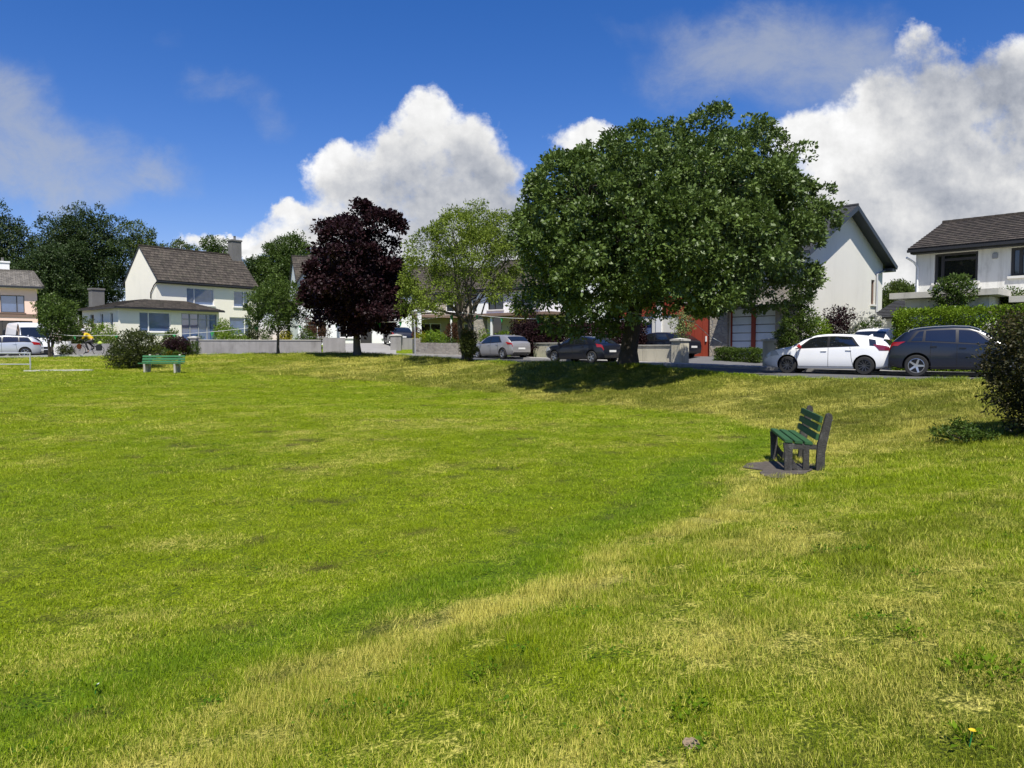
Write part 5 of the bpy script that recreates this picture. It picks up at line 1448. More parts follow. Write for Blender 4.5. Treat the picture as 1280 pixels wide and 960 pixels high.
# ------------------------------------------------------------------ benches
m_bgreen = mat('bench_green_paint', (.018,.080,.022), .75, var=.35, vscale=6, bump=.15, bscale=60, dirt=.5, dirtcol=(.035,.065,.02))
m_bgreen2 = mat('bench_green_far', (.030,.15,.055), .6, var=.2, vscale=6, dirt=.3, dirtcol=(.05,.09,.04))
m_bconc = mat('bench_concrete_shaded', (.052,.049,.042), .95, var=.6, vscale=9, bump=1.0, bscale=40, dirt=.8, dirtcol=(.16,.155,.14))  # shade on the near bench supports is put into this dark concrete colour
m_bconcl = mat('bench_concrete_pale', (.42,.40,.34), .95, var=.25, vscale=7, bump=.6, bscale=40, dirt=.5, dirtcol=(.16,.15,.12))
m_bolt = mat('bolt_steel', (.4,.4,.4), .4, metal=.8)
def bench(label, loc, rot, span, over, cm, gm):
    """seat faces -y, length along x"""
    root = thing('park_bench', label, 'bench', loc, rot, 'green slatted benches on the lawn')
    t = .085
    for sx in (-span/2, span/2):
        s = MB()
        x0, x1 = sx-t/2, sx+t/2
        def ex(poly):                         # poly in (y,z)
            n = len(poly); v = [(x0,y,z) for y,z in poly]+[(x1,y,z) for y,z in poly]
            f = [tuple(range(n)), tuple(range(2*n-1,n-1,-1))]+[(i,i+n,(i+1)%n+n,(i+1)%n) for i in range(n)]
            s.add(v, f)
        # rear post leaning back, with rounded head
        ex([(.12,-.15),(.24,-.15),(.245,.30),(.335,.80),(.325,.845),(.295,.865),(.26,.85),(.245,.815),(.14,.40)])
        o = s.build('rear_post', cm, root)
        s = MB(); s.M = Matrix.Translation((.002,0,0)); ex([(-.30,-.15),(-.20,-.15),(-.205,.335),(-.31,.335)]); s.build('leg', cm, root)
        s = MB(); s.M = Matrix.Translation((-.002,0,0)); ex([(-.315,.337),(.13,.337),(.13,.40),(-.06,.405),(-.32,.42)]); s.build('seat_bearer', cm, root)
        s = MB(); s.M = Matrix.Translation((.001,0,0)); ex([(-.05,-.15),(.035,-.15),(.03,.335),(-.05,.335)]); s.build('leg', cm, root)
        s = MB(); s.M = Matrix.Translation((.003,0,0)); ex([(-.199,.20),(-.199,.06),(-.13,-.02),(-.053,-.04),(-.053,.05),(-.13,.10)]); s.build('brace', cm, root)
    for i,y in enumerate((-.255,-.115,.02)):
        s = MB(); z = .425-.010*i
        s.M = Matrix.Translation((0,y,z+.02)) @ Matrix.Rotation(math.radians(-3),4,'X')
        s.box(-span/2-over,-.056,-.02,span/2+over,.056,.022,bev=.006)
        s.build('seat_slat', gm, root)
    for i,z in enumerate((.52,.645,.77)):
        y = .165+(z-.40)*.19
        s = MB(); s.M = Matrix.Translation((0,y-.055,z)) @ Matrix.Rotation(math.radians(-11),4,'X')
        s.box(-span/2-over,-.02,-.046,span/2+over,.02,.046,bev=.006)
        bs = s.build('back_slat', gm, root)
        bo = MB()
        for sx in (-span/2,span/2):
            yb = .255+(z-.40)*.19; bo.obox((sx,yb+.0,z),(.03,.03,.03),Matrix.Rotation(.2,3,'X'))
        bo.build('bolt', m_bolt, bs)
    return root
B1 = np.array([4.26,10.70]); B2 = np.array([4.58,12.18]); bc = (B1+B2)/2; ax = (B1-B2)/np.linalg.norm(B1-B2)
# seat faces left: local -y must map to -x  -> local x points towards the camera end
bang = math.atan2(ax[1],ax[0])
bench('weathered green slat bench on concrete supports toned dark as in shade, alone on the right of the lawn', (bc[0],bc[1],-.185), bang, 1.52, .05, m_bconc, m_bgreen)
bench('brighter green slat bench on pale concrete legs in front of the olive bush', (X(203,35.2),35.2,G(X(203,35.2),35.2)), math.radians(0), 1.42, .30, m_bconcl, m_bgreen2)
# trodden soil and slab in front of the near bench
m_soil = mat('bare_soil', (.085,.070,.055), .95, var=.5, vscale=9, bump=1.0, bscale=30, dirt=.6, dirtcol=(.17,.155,.13))
pp=[]
for k in range(26):
    a=2*PI*k/26; rr_=1+.22*math.sin(3*a+1)+.15*math.sin(5*a)+.08*math.sin(9*a)
    pp.append((4.02+.50*math.cos(a)*rr_+.16*math.sin(a),11.0+.85*math.sin(a)*rr_))
drape('bare_soil', pp, m_soil, dz=.012, step=.25)

# ------------------------------------------------------------------ railing, edging, posts, bunting
m_galv = mat('galvanised', (.50,.51,.52), .45, metal=.4, var=.2, vscale=5)
xr=X(38,38); zr=G(xr,38)
R_=thing('railing','pale metal railing at the left edge of the lawn','railing',(xr,38,zr))
for i in range(4):
    p=MB(); x=-i*1.9; z0=G(xr+x,38)-zr; p.tube([(x,0,z0-.3),(x,0,.86)],.035,8); p.build('post',m_galv,R_,smooth=50)
for z in (.84,.27):
    p=MB(); p.tube([(.05,0,z),(-6.2,0,z)],.032 if z>.5 else .026,8); p.build('rail',m_galv,R_,smooth=50)
E_=MB(); xs=np.linspace(X(30,36),X(117,36),9)
for a,b_ in zip(xs[:-1],xs[1:]): E_.bar((a,36,G(a,36)+.02),(b_-.01,36,G(b_,36)+.02),.12,.10,bev=.01)
tag(E_.build('path_edging',m_capc),kind='structure')
PST=MB(); px_=X(519,50.2); PST.tube([(0,0,-.3),(0,0,2.15)],.035,8); po=PST.build('post',m_galv,smooth=50); po.location=(px_,50.2,G(px_,50.2)); tag(po,'thin upright post at the end of the rubble wall','post')
m_flag = mat('flag_green', (.012,.20,.045), .6, var=.2)
m_str = mat('string_white', (.65,.66,.62), .7)
anch=[(X(66,46.8),46.8,Z(417,46.8)),(X(130,45.6),45.6,Z(419,45.6)),(X(348,45),44.9,Z(405,45)),(X(447,42.3),42.25,Z(402.5,42.3)),(X(580,37.6),37.55,Z(391.5,37.6)),(X(783,27.6),27.6,Z(390.5,27.6)),(X(866,27.5),27.5,Z(402,27.5)),(X(886,27.4),27.4,Z(420,27.4)),(X(901,27.4),27.4,Z(428,27.4))]
BN=thing('bunting','string of small green flags strung from tree to tree along the green','bunting',anch[0])
o_=Vector(anch[0]); sb=MB(); flags=[]
for k,(a,b_) in enumerate(zip(anch[:-1],anch[1:])):
    a=Vector(a)-o_; b_=Vector(b_)-o_; L=(b_-a).length; sag=.022*L if L>3 else .0
    pts=[a+(b_-a)*t-Vector((0,0,sag*4*t*(1-t))) for t in np.linspace(0,1,15)]
    sb.tube(pts,.012,5)
    if L>2.5:
        nf=max(1,int(L/2.3))
        for i in range(nf):
            t=(i+.5+random.uniform(-.2,.2))/nf; p=a+(b_-a)*t-Vector((0,0,sag*4*t*(1-t))); flags.append((p,(b_-a).normalized()))
sb.build('string',m_str,BN)
for p,d in flags:
    f=MB(); s=random.uniform(.12,.17); sw=random.uniform(-.12,.12); n=Vector((-d.y,d.x,0))
    tip=p-Vector((0,0,random.uniform(.22,.32)))+n*sw+d*random.uniform(-.08,.08)
    th=n*.004
    a=p-d*s; c=p+d*s; m_=(p+tip)/2+n*random.uniform(-.05,.05)
    f.add([a+th,c+th,tip+th,m_+th,a-th,c-th,tip-th,m_-th],[(0,1,3),(1,2,3),(2,0,3),(5,4,7),(6,5,7),(4,6,7),(0,4,5,1),(1,5,6,2),(2,6,4,0)])
    f.build('flag',m_flag,BN)

# ------------------------------------------------------------------ cyclist
m_skin = mat('skin', (.52,.32,.22), .6, var=.05); m_jack = mat('jacket_yellow', (.80,.52,.01), .6, var=.08); m_legs = mat('leggings_black', (.015,.016,.02), .7)
m_helm = mat('helmet_white', (.78,.78,.76), .35, var=.03); m_shoe = mat('shoe_dark', (.03,.03,.035), .6); m_orange = mat('pannier_orange', (.72,.14,.015), .6, var=.08); m_hiv = mat('bag_lime', (.55,.68,.12), .6, var=.08)
m_bikef = mat('bike_frame', (.02,.025,.04), .35, var=.05)
def skin_mesh(name, verts, edges, radii, m, parent, sub=1):
    me = bpy.data.meshes.new(name); me.from_pydata(verts, edges, []); o = bpy.data.objects.new(name, me); COL.objects.link(o)
    sk = o.modifiers.new('s','SKIN'); sk.use_smooth_shade = True
    for i,r in enumerate(radii):
        d = me.skin_vertices[0].data[i]; d.radius = (r,r) if not isinstance(r,tuple) else r; d.use_root = (i == 0)
    sd = o.modifiers.new('d','SUBSURF'); sd.levels = sub; sd.render_levels = sub
    dg = bpy.context.evaluated_depsgraph_get(); dg.update()
    nm = bpy.data.meshes.new_from_object(o.evaluated_get(dg)); o.modifiers.clear(); o.data = nm; bpy.data.meshes.remove(me)
    nm.materials.clear(); nm.materials.append(m); o.parent = parent
    nm.polygons.foreach_set('use_smooth',[True]*len(nm.polygons))
    return o
cx,cd = X(112,48.6),48.6; cz = rdz(cx,cd)
cx2 = cx; bz = cz
BK = thing('bicycle','touring bicycle with orange front bag and lime rear bag','bicycle',(cx,cd,bz),PI+.42)
for x in (-.53,.53):
    w=MB(); w.M=Matrix.Translation((x,0,.34)); w.lathe([(.325,-.02),(.345,0),(.325,.02),(.31,0)],32,'y',closed=True); wo=w.build('wheel',m_tyre,BK,smooth=50)
    sp_=MB()
    for k in range(14):
        a=2*PI*k/14; sp_.tube([(x,0,.34),(x+.315*math.cos(a),0,.34+.315*math.sin(a))],.003,4)
    sp_.tube([(x,-.05,.34),(x,.05,.34)],.02,8); sp_.build('spokes',m_galv,wo)
fr_=MB()
for a,b_ in (((-.53,.0,.34),(-.08,0,.30)),((-.53,0,.34),(-.20,0,.82)),((-.08,0,.30),(-.22,0,.90)),((-.08,0,.30),(.36,0,.72)),((-.20,0,.80),(.34,0,.84)),((.53,0,.34),(.33,0,.95)),((-.75,0,.72),(-.25,0,.72)),((-.62,0,.72),(-.53,0,.34))): fr_.tube([a,b_],.017,8)
fr_.build('frame',m_bikef,BK,smooth=50)
s_=MB(); s_.box(-.36,-.07,.90,-.10,.07,.95,bev=.025); s_.build('saddle',m_trim,BK)
s_=MB(); s_.tube([(.50,-.24,1.02),(.42,-.22,1.0),(.36,0,1.0),(.42,.22,1.0),(.50,.24,1.02)],.014,8); s_.build('handlebar',m_trim,BK,smooth=50)
s_=MB(); s_.tube([(-.08,-.09,.30),(-.08,.09,.30)],.03,10); s_.bar((-.08,.09,.30),(.06,.09,.19),.02,.02); s_.bar((-.08,-.09,.30),(-.22,-.09,.41),.02,.02); s_.build('crank',m_galv,BK)
for y in (-.16,.16):
    s_=MB(); s_.box(.44,y-.06,.42,.68,y+.06,.76,bev=.05); s_.build('front_bag',m_orange,BK)
s_=MB(); s_.box(-.76,-.13,.73,-.50,.13,.94,bev=.06); s_.build('rear_bag',m_hiv,BK)
for y in (-.17,.17):
    s_=MB(); s_.box(-.74,y-.07,.32,-.40,y+.07,.70,bev=.04); s_.build('rear_pannier',m_trim,BK)
PR = thing('person','cyclist in yellow jacket and white helmet leaning over the handlebars','person',(cx,cd,bz),PI+.42)
V=[(-.20,0,1.02),(-.10,0,1.14),(.06,0,1.30),(.18,0,1.41),(.25,0,1.47),(.31,0,1.53),(.35,0,1.62)]; Ed=[(0,1),(1,2),(2,3),(3,4),(4,5),(5,6)]; Rd=[.14,.135,.145,.13,.06,.075,.09]
V.append((.43,0,1.575)); Ed.append((5,7)); Rd.append(.025)
for s in (-1,1):
    b0=len(V); V+=[(.17,s*.18,1.38),(.27,s*.235,1.17),(.43,s*.215,1.05),(.47,s*.22,1.03)]; Ed+=[(3,b0),(b0,b0+1),(b0+1,b0+2),(b0+2,b0+3)]; Rd+=[.06,.045,.034,.036]
    for k in range(4):
        f0=len(V); V+=[(.515,s*(.20+.016*k),1.045-.002*k),(.53,s*(.20+.016*k),1.015)]; Ed+=[(b0+3,f0),(f0,f0+1)]; Rd+=[.009,.008]
    f0=len(V); V+=[(.475,s*.185,1.04),(.50,s*.175,1.02)]; Ed+=[(b0+3,f0),(f0,f0+1)]; Rd+=[.011,.009]
    kn=(.20,s*.11,.84) if s>0 else (.12,s*.11,.93); an=(.02,s*.12,.28) if s>0 else (-.28,s*.12,.50)
    h0=len(V); V+=[(-.17,s*.10,.97),kn,an,(an[0]+.14,s*.13,an[2]-.07)]; Ed+=[(0,h0),(h0,h0+1),(h0+1,h0+2),(h0+2,h0+3)]; Rd+=[.095,.065,.042,.035]
skin_mesh('body',V,Ed,Rd,m_skin,PR)
V=[(-.23,0,1.00),(-.10,0,1.14),(.06,0,1.31),(.18,0,1.42),(.215,0,1.45)]; Ed=[(0,1),(1,2),(2,3),(3,4)]; Rd=[.165,.165,.17,.15,.085]
for s in (-1,1):
    b0=len(V); V+=[(.17,s*.19,1.39),(.27,s*.24,1.18),(.40,s*.222,1.07)]; Ed+=[(3,b0),(b0,b0+1),(b0+1,b0+2)]; Rd+=[.085,.066,.052]
skin_mesh('jacket',V,Ed,Rd,m_jack,PR)
V=[(-.21,0,.98),(-.13,0,1.08)]; Ed=[(0,1)]; Rd=[.152,.150]
for s in (-1,1):
    kn=(.20,s*.11,.84) if s>0 else (.12,s*.11,.93); an=(.02,s*.12,.32) if s>0 else (-.28,s*.12,.54)
    h0=len(V); V+=[(-.17,s*.10,.97),kn,an]; Ed+=[(0,h0),(h0,h0+1),(h0+1,h0+2)]; Rd+=[.11,.075,.052]
skin_mesh('leggings',V,Ed,Rd,m_legs,PR)
for s in (-1,1):
    an=(.02,s*.12,.28) if s>0 else (-.28,s*.12,.50)
    q=MB(); q.M=Matrix.Translation((an[0]+.07,an[1],an[2]-.05)) @ Matrix.Rotation(.45,4,'Y'); q.box(-.11,-.045,-.045,.15,.045,.04,bev=.03); q.build('shoe',m_shoe,PR)
q=MB(); q.M=Matrix.Translation((.335,0,1.63)) @ Matrix.Rotation(.25,4,'Y') @ Matrix.Diagonal((1.25,1,1,1)); q.lathe([(.001,.125),(.05,.118),(.09,.085),(.112,.035),(.116,-.01),(.10,-.015),(.001,.02)],20); q.build('helmet',m_helm,PR,smooth=50)

# ------------------------------------------------------------------ weeds and small things in the grass
lm_weed=leaf_mat('leaf_weed',(.060,.125,.004),(.16,.26,.010),rough=.7,trans=.3,spec=.1)
def weed(label,px,py,R,n,size,name='weed',flower=None):
    # find where this line of sight meets the lawn
    d=2.0
    while Z(py,d)>G(X(px,d),d) and d<40: d+=.05
    x=X(px,d); z=G(x,d)
    root=thing(name,label,'weed',(x,d,z))
    a=rng.random(n)*2*PI; r=R*np.sqrt(rng.random(n)); P=np.stack([r*np.cos(a),r*np.sin(a),.012+.028*rng.random(n)],1); P[:,2]+=hgt(x+P[:,0],d+P[:,1])-z
    O=unit(np.stack([np.cos(a),np.sin(a),.9+.5*rng.random(n)],1))
    leaves('foliage',P,O,4,size,lm_weed,root,aspect=.5,up=1.2,fold=.1)
    if flower:
        q=MB(); q.tube([(0,0,0),(.01,0,.06)],.003,5); q.build('stalk',m_flag,root)
        q=MB()
        q.M=Matrix.Translation((.01,0,.06))
        for k in range(16):
            aa_=2*PI*k/16; q.tri((0,0,.006),(.014*math.cos(aa_-.2),.014*math.sin(aa_-.2),.008),(.014*math.cos(aa_+.2),.014*math.sin(aa_+.2),.008))
        q.build('flower',flower,root,fixn=False)
    return root
m_yel=mat('flower_yellow',(.75,.5,.01),.7); m_daisy=mat('flower_white',(.8,.8,.76),.7)
weed('leafy clump of dark dock leaves low in the foreground beside a crumb of earth',862,905,.09,30,.028)
weed('dark clump of leaves in the foreground grass below the lush strip',604,858,.09,26,.026)
weed('wide patch of dark broad leaves near the right edge of the foreground',1246,852,.17,56,.028)
weed('dark leaves on the bank between the bench and the right edge patch',1155,808,.10,26,.026)
weed('dandelion with a yellow head at the bottom edge of the foreground',1226,948,.04,8,.035,'dandelion',m_yel)
weed('daisy with a white head alone in the lush grass at the lower left',108,880,.04,6,.03,'daisy',m_daisy)
q=MB(); bm=bmesh.new(); bmesh.ops.create_icosphere(bm,subdivisions=3,radius=.034)
for v_ in bm.verts: v_.co*=1+.35*(random.random()-.5); v_.co.z*=.5
me=bpy.data.meshes.new('earth_clod'); bm.to_mesh(me); bm.free()
d_=2.0
while Z(944,d_)>G(X(869,d_),d_): d_+=.03
ec=link_mesh('earth_clod',me,mat('dry_earth',(.30,.22,.14),.95,var=.3,vscale=30,bump=.8,bscale=60)); ec.location=(X(869,d_),d_,G(X(869,d_),d_)+.008); tag(ec,'crumbly lump of pale brown earth low in the foreground','clod')
# ------------------------------------------------------------------ grass (one uncountable mass of instanced tufts)
m_blade, nt, b = new_mat('grass_blades')
rndb = nt.attr('tint')
pos = nt.node('ShaderNodeNewGeometry').outputs['Position']
big = nt.noise(pos, 1.3, 3, .6)
rnd2 = nt.m('ADD', nt.m('MULTIPLY', rndb, .85), nt.m('MULTIPLY', nt.m('SUBTRACT', big, .3), .4), clamp=True)
c = turf_color(nt, nt.attr('dry','INSTANCER'), nt.attr('lush','INSTANCER'), nt.attr('bare','INSTANCER'), rnd2, nt.attr('rough','INSTANCER'))
nt.put(b.inputs['Base Color'], c); b.inputs['Roughness'].default_value = .6; b.inputs['Specular IOR Level'].default_value = .2
tr = nt.node('ShaderNodeBsdfTranslucent'); nt.put(tr.inputs['Color'], c)
mx = nt.node('ShaderNodeMixShader'); mx.inputs[0].default_value = .25
nt.l.new(b.outputs[0], mx.inputs[1]); nt.l.new(tr.outputs[0], mx.inputs[2]); nt.l.new(mx.outputs[0], nt.n['Material Output'].inputs['Surface'])
tufts = bpy.data.collections.new('grass tufts')
def tuft(i, n, R, h, w):
    g = np.random.default_rng(100+i)
    a = g.random(n)*2*PI; r = R*np.sqrt(g.random(n)); bx = r*np.cos(a); by = r*np.sin(a)
    ya = g.random(n)*2*PI; hh = h*(.45+.75*g.random(n)); ln = hh*(.25+.75*g.random(n)); ww = w*(.6+.8*g.random(n))
    dx,dy = np.cos(ya),np.sin(ya); px,py = -dy,dx
    V = np.zeros((n,7,3)); 
    for k,(t,q) in enumerate(((0,1.0),(.45,.85),(.8,.5))):
        cx = bx+dx*ln*t**2; cy = by+dy*ln*t**2; z = hh*t*(1-.18*t)-.012
        V[:,2*k] = np.stack([cx-px*ww*q/2,cy-py*ww*q/2,z],1); V[:,2*k+1] = np.stack([cx+px*ww*q/2,cy+py*ww*q/2,z],1)
    V[:,6] = np.stack([bx+dx*ln,by+dy*ln,hh*.82],1)
    me = bpy.data.meshes.new('tuft'); f = []
    for j in range(n):
        o = j*7; f += [(o,o+1,o+3,o+2),(o+2,o+3,o+5,o+4),(o+4,o+5,o+6)]
    me.from_pydata(V.reshape(-1,3).tolist(),[],f)
    at_ = me.attributes.new('tint','FLOAT','FACE'); at_.data.foreach_set('value', np.repeat(g.random(n),3).astype(np.float32))
    me.polygons.foreach_set('use_smooth',[True]*len(me.polygons))
    me.materials.append(m_blade); o = bpy.data.objects.new('tuft',me); tufts.objects.link(o)
for i in range(8): tuft(i, 84, .10, .037, .0027)

def scatter(r0, r1, dens, scale, zs, seed):
    g = np.random.default_rng(seed)
    y1 = r1; A = .78*(r1**2-r0**2)+5.0*(r1-r0); n = int(A*dens)
    y = r0+(r1-r0)*g.random(n*2); hw = .78*y+2.5
    k = g.random(n*2) < hw/(.78*r1+2.5); y = y[k][:n]; hw = hw[k][:n]
    x = (g.random(len(y))*2-1)*hw; n = len(y)
    so,_ = road_dist(x,y)
    k = (so < -3.27) & (np.hypot((x-4.02)/.58,(y-11.0)/.9)+.25*(fbm(x*3,y*3,3)-.5)*2 > 1)
    k &= (fbm(x*4.5+60,y*4.5,3) > .30+.16*g.random(n))
    x,y = x[k],y[k]; n = len(x)
    return x,y,np.full(n,scale)*(.75+.5*g.random(n)),np.full(n,zs)*(.8+.4*g.random(n)),g
X_=[];Y_=[];S_=[];ZS=[]
for a in ((.9,5.0,400,.9,1.0,1),(5.0,9.0,230,1.1,.95,2),(9,16,115,1.5,.72,3),(16,28,46,2.2,.6,4),(28,47,11,4.0,.45,5)):
    x,y,s,zs,_g = scatter(*a); X_.append(x);Y_.append(y);S_.append(s);ZS.append(zs)
x=np.concatenate(X_);y=np.concatenate(Y_);s=np.concatenate(S_);zs=np.concatenate(ZS); n=len(x); z=hgt(x,y)
dry,lush,bare,bank,roughg=lawn(x,y)
g=np.random.default_rng(55)
long_=np.exp(-((sdist(x,y,ALLF)-.7)/.7)**2)*sstep(20,8,np.hypot(x,y))
hs=s*zs*(.50+1.0*fbm(x*3.2+8,y*3.2,3))*(.60+.30*bank+.45*long_*bank+.25*lush+.35*roughg*sstep(12,16,np.hypot(x,y))+.35*(fbm(x*1.2,y*1.2,3)-.4))*(1-.7*bare)
me=bpy.data.meshes.new('grass'); me.vertices.add(n); me.vertices.foreach_set('co',np.stack([x,y,z],1).astype(np.float32).ravel())
for nm,arr in (('dry',np.clip(dry+g.normal(size=n)*.17,0,1)),('lush',lush),('bare',bare),('rough',np.clip(roughg+g.normal(size=n)*.15,0,1))):
    q=me.attributes.new(nm,'FLOAT','POINT'); q.data.foreach_set('value',arr.astype(np.float32))
q=me.attributes.new('rot','FLOAT_VECTOR','POINT'); q.data.foreach_set('vector',np.stack([g.normal(size=n)*.10,g.normal(size=n)*.10,g.random(n)*2*PI],1).astype(np.float32).ravel())
q=me.attributes.new('siz','FLOAT_VECTOR','POINT'); q.data.foreach_set('vector',np.stack([s,s,hs],1).astype(np.float32).ravel())
grass=bpy.data.objects.new('grass',me); COL.objects.link(grass); tag(grass,'short sunlit grass of the lawn and bank, straw coloured in patches','grass',kind='stuff')
ng=bpy.data.node_groups.new('grass_tufts','GeometryNodeTree'); ng.is_modifier=True
ng.interface.new_socket('Geometry',in_out='INPUT',socket_type='NodeSocketGeometry'); ng.interface.new_socket('Geometry',in_out='OUTPUT',socket_type='NodeSocketGeometry')
gi=ng.nodes.new('NodeGroupInput'); go=ng.nodes.new('NodeGroupOutput'); ip=ng.nodes.new('GeometryNodeInstanceOnPoints'); ci=ng.nodes.new('GeometryNodeCollectionInfo')
ci.inputs['Collection'].default_value=tufts; ci.inputs['Separate Children'].default_value=True; ci.inputs['Reset Children'].default_value=True
def na(nm):
    q=ng.nodes.new('GeometryNodeInputNamedAttribute'); q.data_type='FLOAT_VECTOR'; q.inputs['Name'].default_value=nm; return q.outputs['Attribute']
L_=ng.links.new
L_(gi.outputs[0],ip.inputs['Points']); L_(ci.outputs[0],ip.inputs['Instance']); ip.inputs['Pick Instance'].default_value=True
ri=ng.nodes.new('FunctionNodeRandomValue'); ri.data_type='INT'; ri.inputs[4].default_value=0; ri.inputs[5].default_value=7
L_(ri.outputs[2],ip.inputs['Instance Index']); L_(na('rot'),ip.inputs['Rotation']); L_(na('siz'),ip.inputs['Scale']); L_(ip.outputs[0],go.inputs[0])
md=grass.modifiers.new('tufts','NODES'); md.node_group=ng

# clover and small broad leaves mixed into the turf
g=np.random.default_rng(77); N_=170
r=2.6+13*g.random(N_)**1.3; th=(g.random(N_)*2-1)*.72; wx=r*np.sin(th); wy=r*np.cos(th)
kq=g.random(N_)<.35+.9*sstep(.45,.6,fbm(wx*.7,wy*.7,3)); wx,wy=wx[kq],wy[kq]
kq=np.hypot(wx-4.2,wy-11.2)>1.3; wx,wy=wx[kq],wy[kq]
per=26; cx_=np.repeat(wx,per)+g.normal(size=len(wx)*per)*np.repeat(.03+.07*g.random(len(wx)),per); cy_=np.repeat(wy,per)+g.normal(size=len(wx)*per)*np.repeat(.03+.07*g.random(len(wx)),per)
P=np.stack([cx_,cy_,hgt(cx_,cy_)+.012+.022*g.random(len(cx_))],1); O=unit(np.stack([g.normal(size=len(cx_))*.6,g.normal(size=len(cx_))*.6,np.ones(len(cx_))*.6],1))
lm_clover=leaf_mat('leaf_clover',(.040,.105,.004),(.11,.21,.010),rough=.7,trans=.3,spec=.1)
cl_=leaves('clover',P,O,2,.017,lm_clover,None,aspect=.9,up=1.6,fold=.05); tag(cl_,'patches of dark green clover among the lawn grass','clover',kind='stuff')
# ------------------------------------------------------------------ sky, sun, camera
SUN_EL=math.radians(59); sx,sy=.06,-.998
saz=math.atan2(sx,sy)                                   # clockwise from +Y
W=bpy.data.worlds.new('World'); SC.world=W; W.use_nodes=True
nt=NT(W.node_tree); bg=nt.n['Background']
sky=nt.node('ShaderNodeTexSky'); sky.sky_type='NISHITA'; sky.sun_disc=False; sky.sun_elevation=SUN_EL; sky.sun_rotation=saz
sky.air_density=1.0; sky.dust_density=.3; sky.ozone_density=2.5; sky.altitude=50
tc=nt.node('ShaderNodeTexCoord').outputs['Generated']
sep=nt.node('ShaderNodeSeparateXYZ'); nt.l.new(tc,sep.inputs[0]); dx,dy,dz=sep.outputs
tint=nt.mix(1.0,sky.outputs[0],(.98,.89,1.05),'MULTIPLY'); hs=nt.node('ShaderNodeHueSaturation'); nt.l.new(tint,hs.inputs['Color']); hs.inputs['Saturation'].default_value=1.34; hs.inputs['Value'].default_value=SKYV
pt_=math.atan((480-HOR)/F)
def uv(px,py):
    a=(px-640)/F; t=(480-py)/F; yy=math.cos(pt_)+t*math.sin(pt_); zz=-math.sin(pt_)+t*math.cos(pt_); return a/yy, zz/yy
ysafe=nt.m('MAXIMUM',dy,.06)
u=nt.m('DIVIDE',dx,ysafe); v=nt.m('DIVIDE',dz,ysafe)
cmb=nt.node('ShaderNodeCombineXYZ'); nt.put(cmb.inputs[0],u); nt.put(cmb.inputs[1],v); uvv=cmb.outputs[0]
# billowing warp of the cloud outlines
w1=nt.node('ShaderNodeTexNoise'); nt.put(w1.inputs['Vector'],uvv); w1.inputs['Scale'].default_value=9; w1.inputs['Detail'].default_value=6; w1.inputs['Roughness'].default_value=.62
wsep=nt.node('ShaderNodeSeparateColor'); nt.l.new(w1.outputs['Color'],wsep.inputs[0])
uw=nt.m('ADD',u,nt.m('MULTIPLY',nt.m('SUBTRACT',wsep.outputs[0],.5),.10)); vw=nt.m('ADD',v,nt.m('MULTIPLY',nt.m('SUBTRACT',wsep.outputs[1],.5),.10))
def field(blobs):
    tot=None
    for (px,py,rx,ry,wt) in blobs:
        cu,cv=uv(px,py)
        a=nt.m('DIVIDE',nt.m('SUBTRACT',uw,cu),rx/F); b_=nt.m('DIVIDE',nt.m('SUBTRACT',vw,cv),ry/F)
        r2=nt.m('ADD',nt.m('MULTIPLY',a,a),nt.m('MULTIPLY',b_,b_))
        e=nt.m('SUBTRACT',1.0,nt.m('MULTIPLY',nt.m('EXPONENT',nt.m('MULTIPLY',r2,-1.0)),min(wt,.98)))
        tot=e if tot is None else nt.m('MULTIPLY',tot,e)
    return nt.m('SUBTRACT',1.0,tot)
CUM=[(543,136,42,42,1),(582,178,46,52,1),(500,192,48,46,1),(414,198,36,34,.95),(455,236,58,40,1),(560,260,100,70,1),(612,240,36,46,.8),(550,330,130,55,1),
     (372,272,44,19,1),(292,290,58,14,1),(335,310,110,18,1),(236,300,34,10,.75),(420,300,60,30,.8),
     (742,162,54,24,1),(706,176,26,15,.7),(800,230,110,60,.7),(645,310,40,50,.7),
     (1100,150,66,56,1),(1060,182,66,44,1),(998,172,42,36,.95),(1150,240,130,90,1),(1050,270,100,80,1),(1260,260,110,110,1),(1180,120,80,60,.9),(1270,105,70,50,.8),(1140,52,30,30,.7),(1290,55,40,22,.6),(1160,340,160,60,1),(1000,330,120,60,1),(1420,200,150,160,1)]
GREY=[(560,255,110,70,.9),(520,190,60,60,.35),(590,185,45,60,.35),(470,250,60,34,.6),(425,228,36,22,.45),(640,265,40,50,.8),(510,225,50,30,.35),(520,330,120,40,1),(285,306,60,9,.6),(405,296,36,14,.55),
      (1190,110,80,62,1),(1245,165,80,60,.95),(1125,95,50,45,.8),(1120,300,100,40,.55),(1225,300,90,40,1),(1140,215,55,40,.75),(1075,235,50,40,.5),(1030,300,70,50,.45),(1280,100,50,50,.7),(1260,390,200,40,.8),(1230,255,60,28,.8)]
WSP=[(10,195,90,46,1),(70,236,75,28,1),(30,150,40,50,.6),(-10,120,60,50,.9),(190,218,48,32,.95),(120,180,60,34,.4),(290,115,50,24,.4),(340,150,34,26,.4),(240,100,26,26,.35),(905,60,85,46,.85),(970,45,70,44,.7),(860,110,60,40,.45),(1090,80,70,60,.85),(1000,110,60,50,.55),(215,35,22,26,.25),(770,30,50,16,.25)]
n_b=nt.noise(uvv,7,8,.60); n_f=nt.noise(uvv,20,7,.62); n_g=nt.noise(uvv,55,6,.65)
F1=field(CUM)
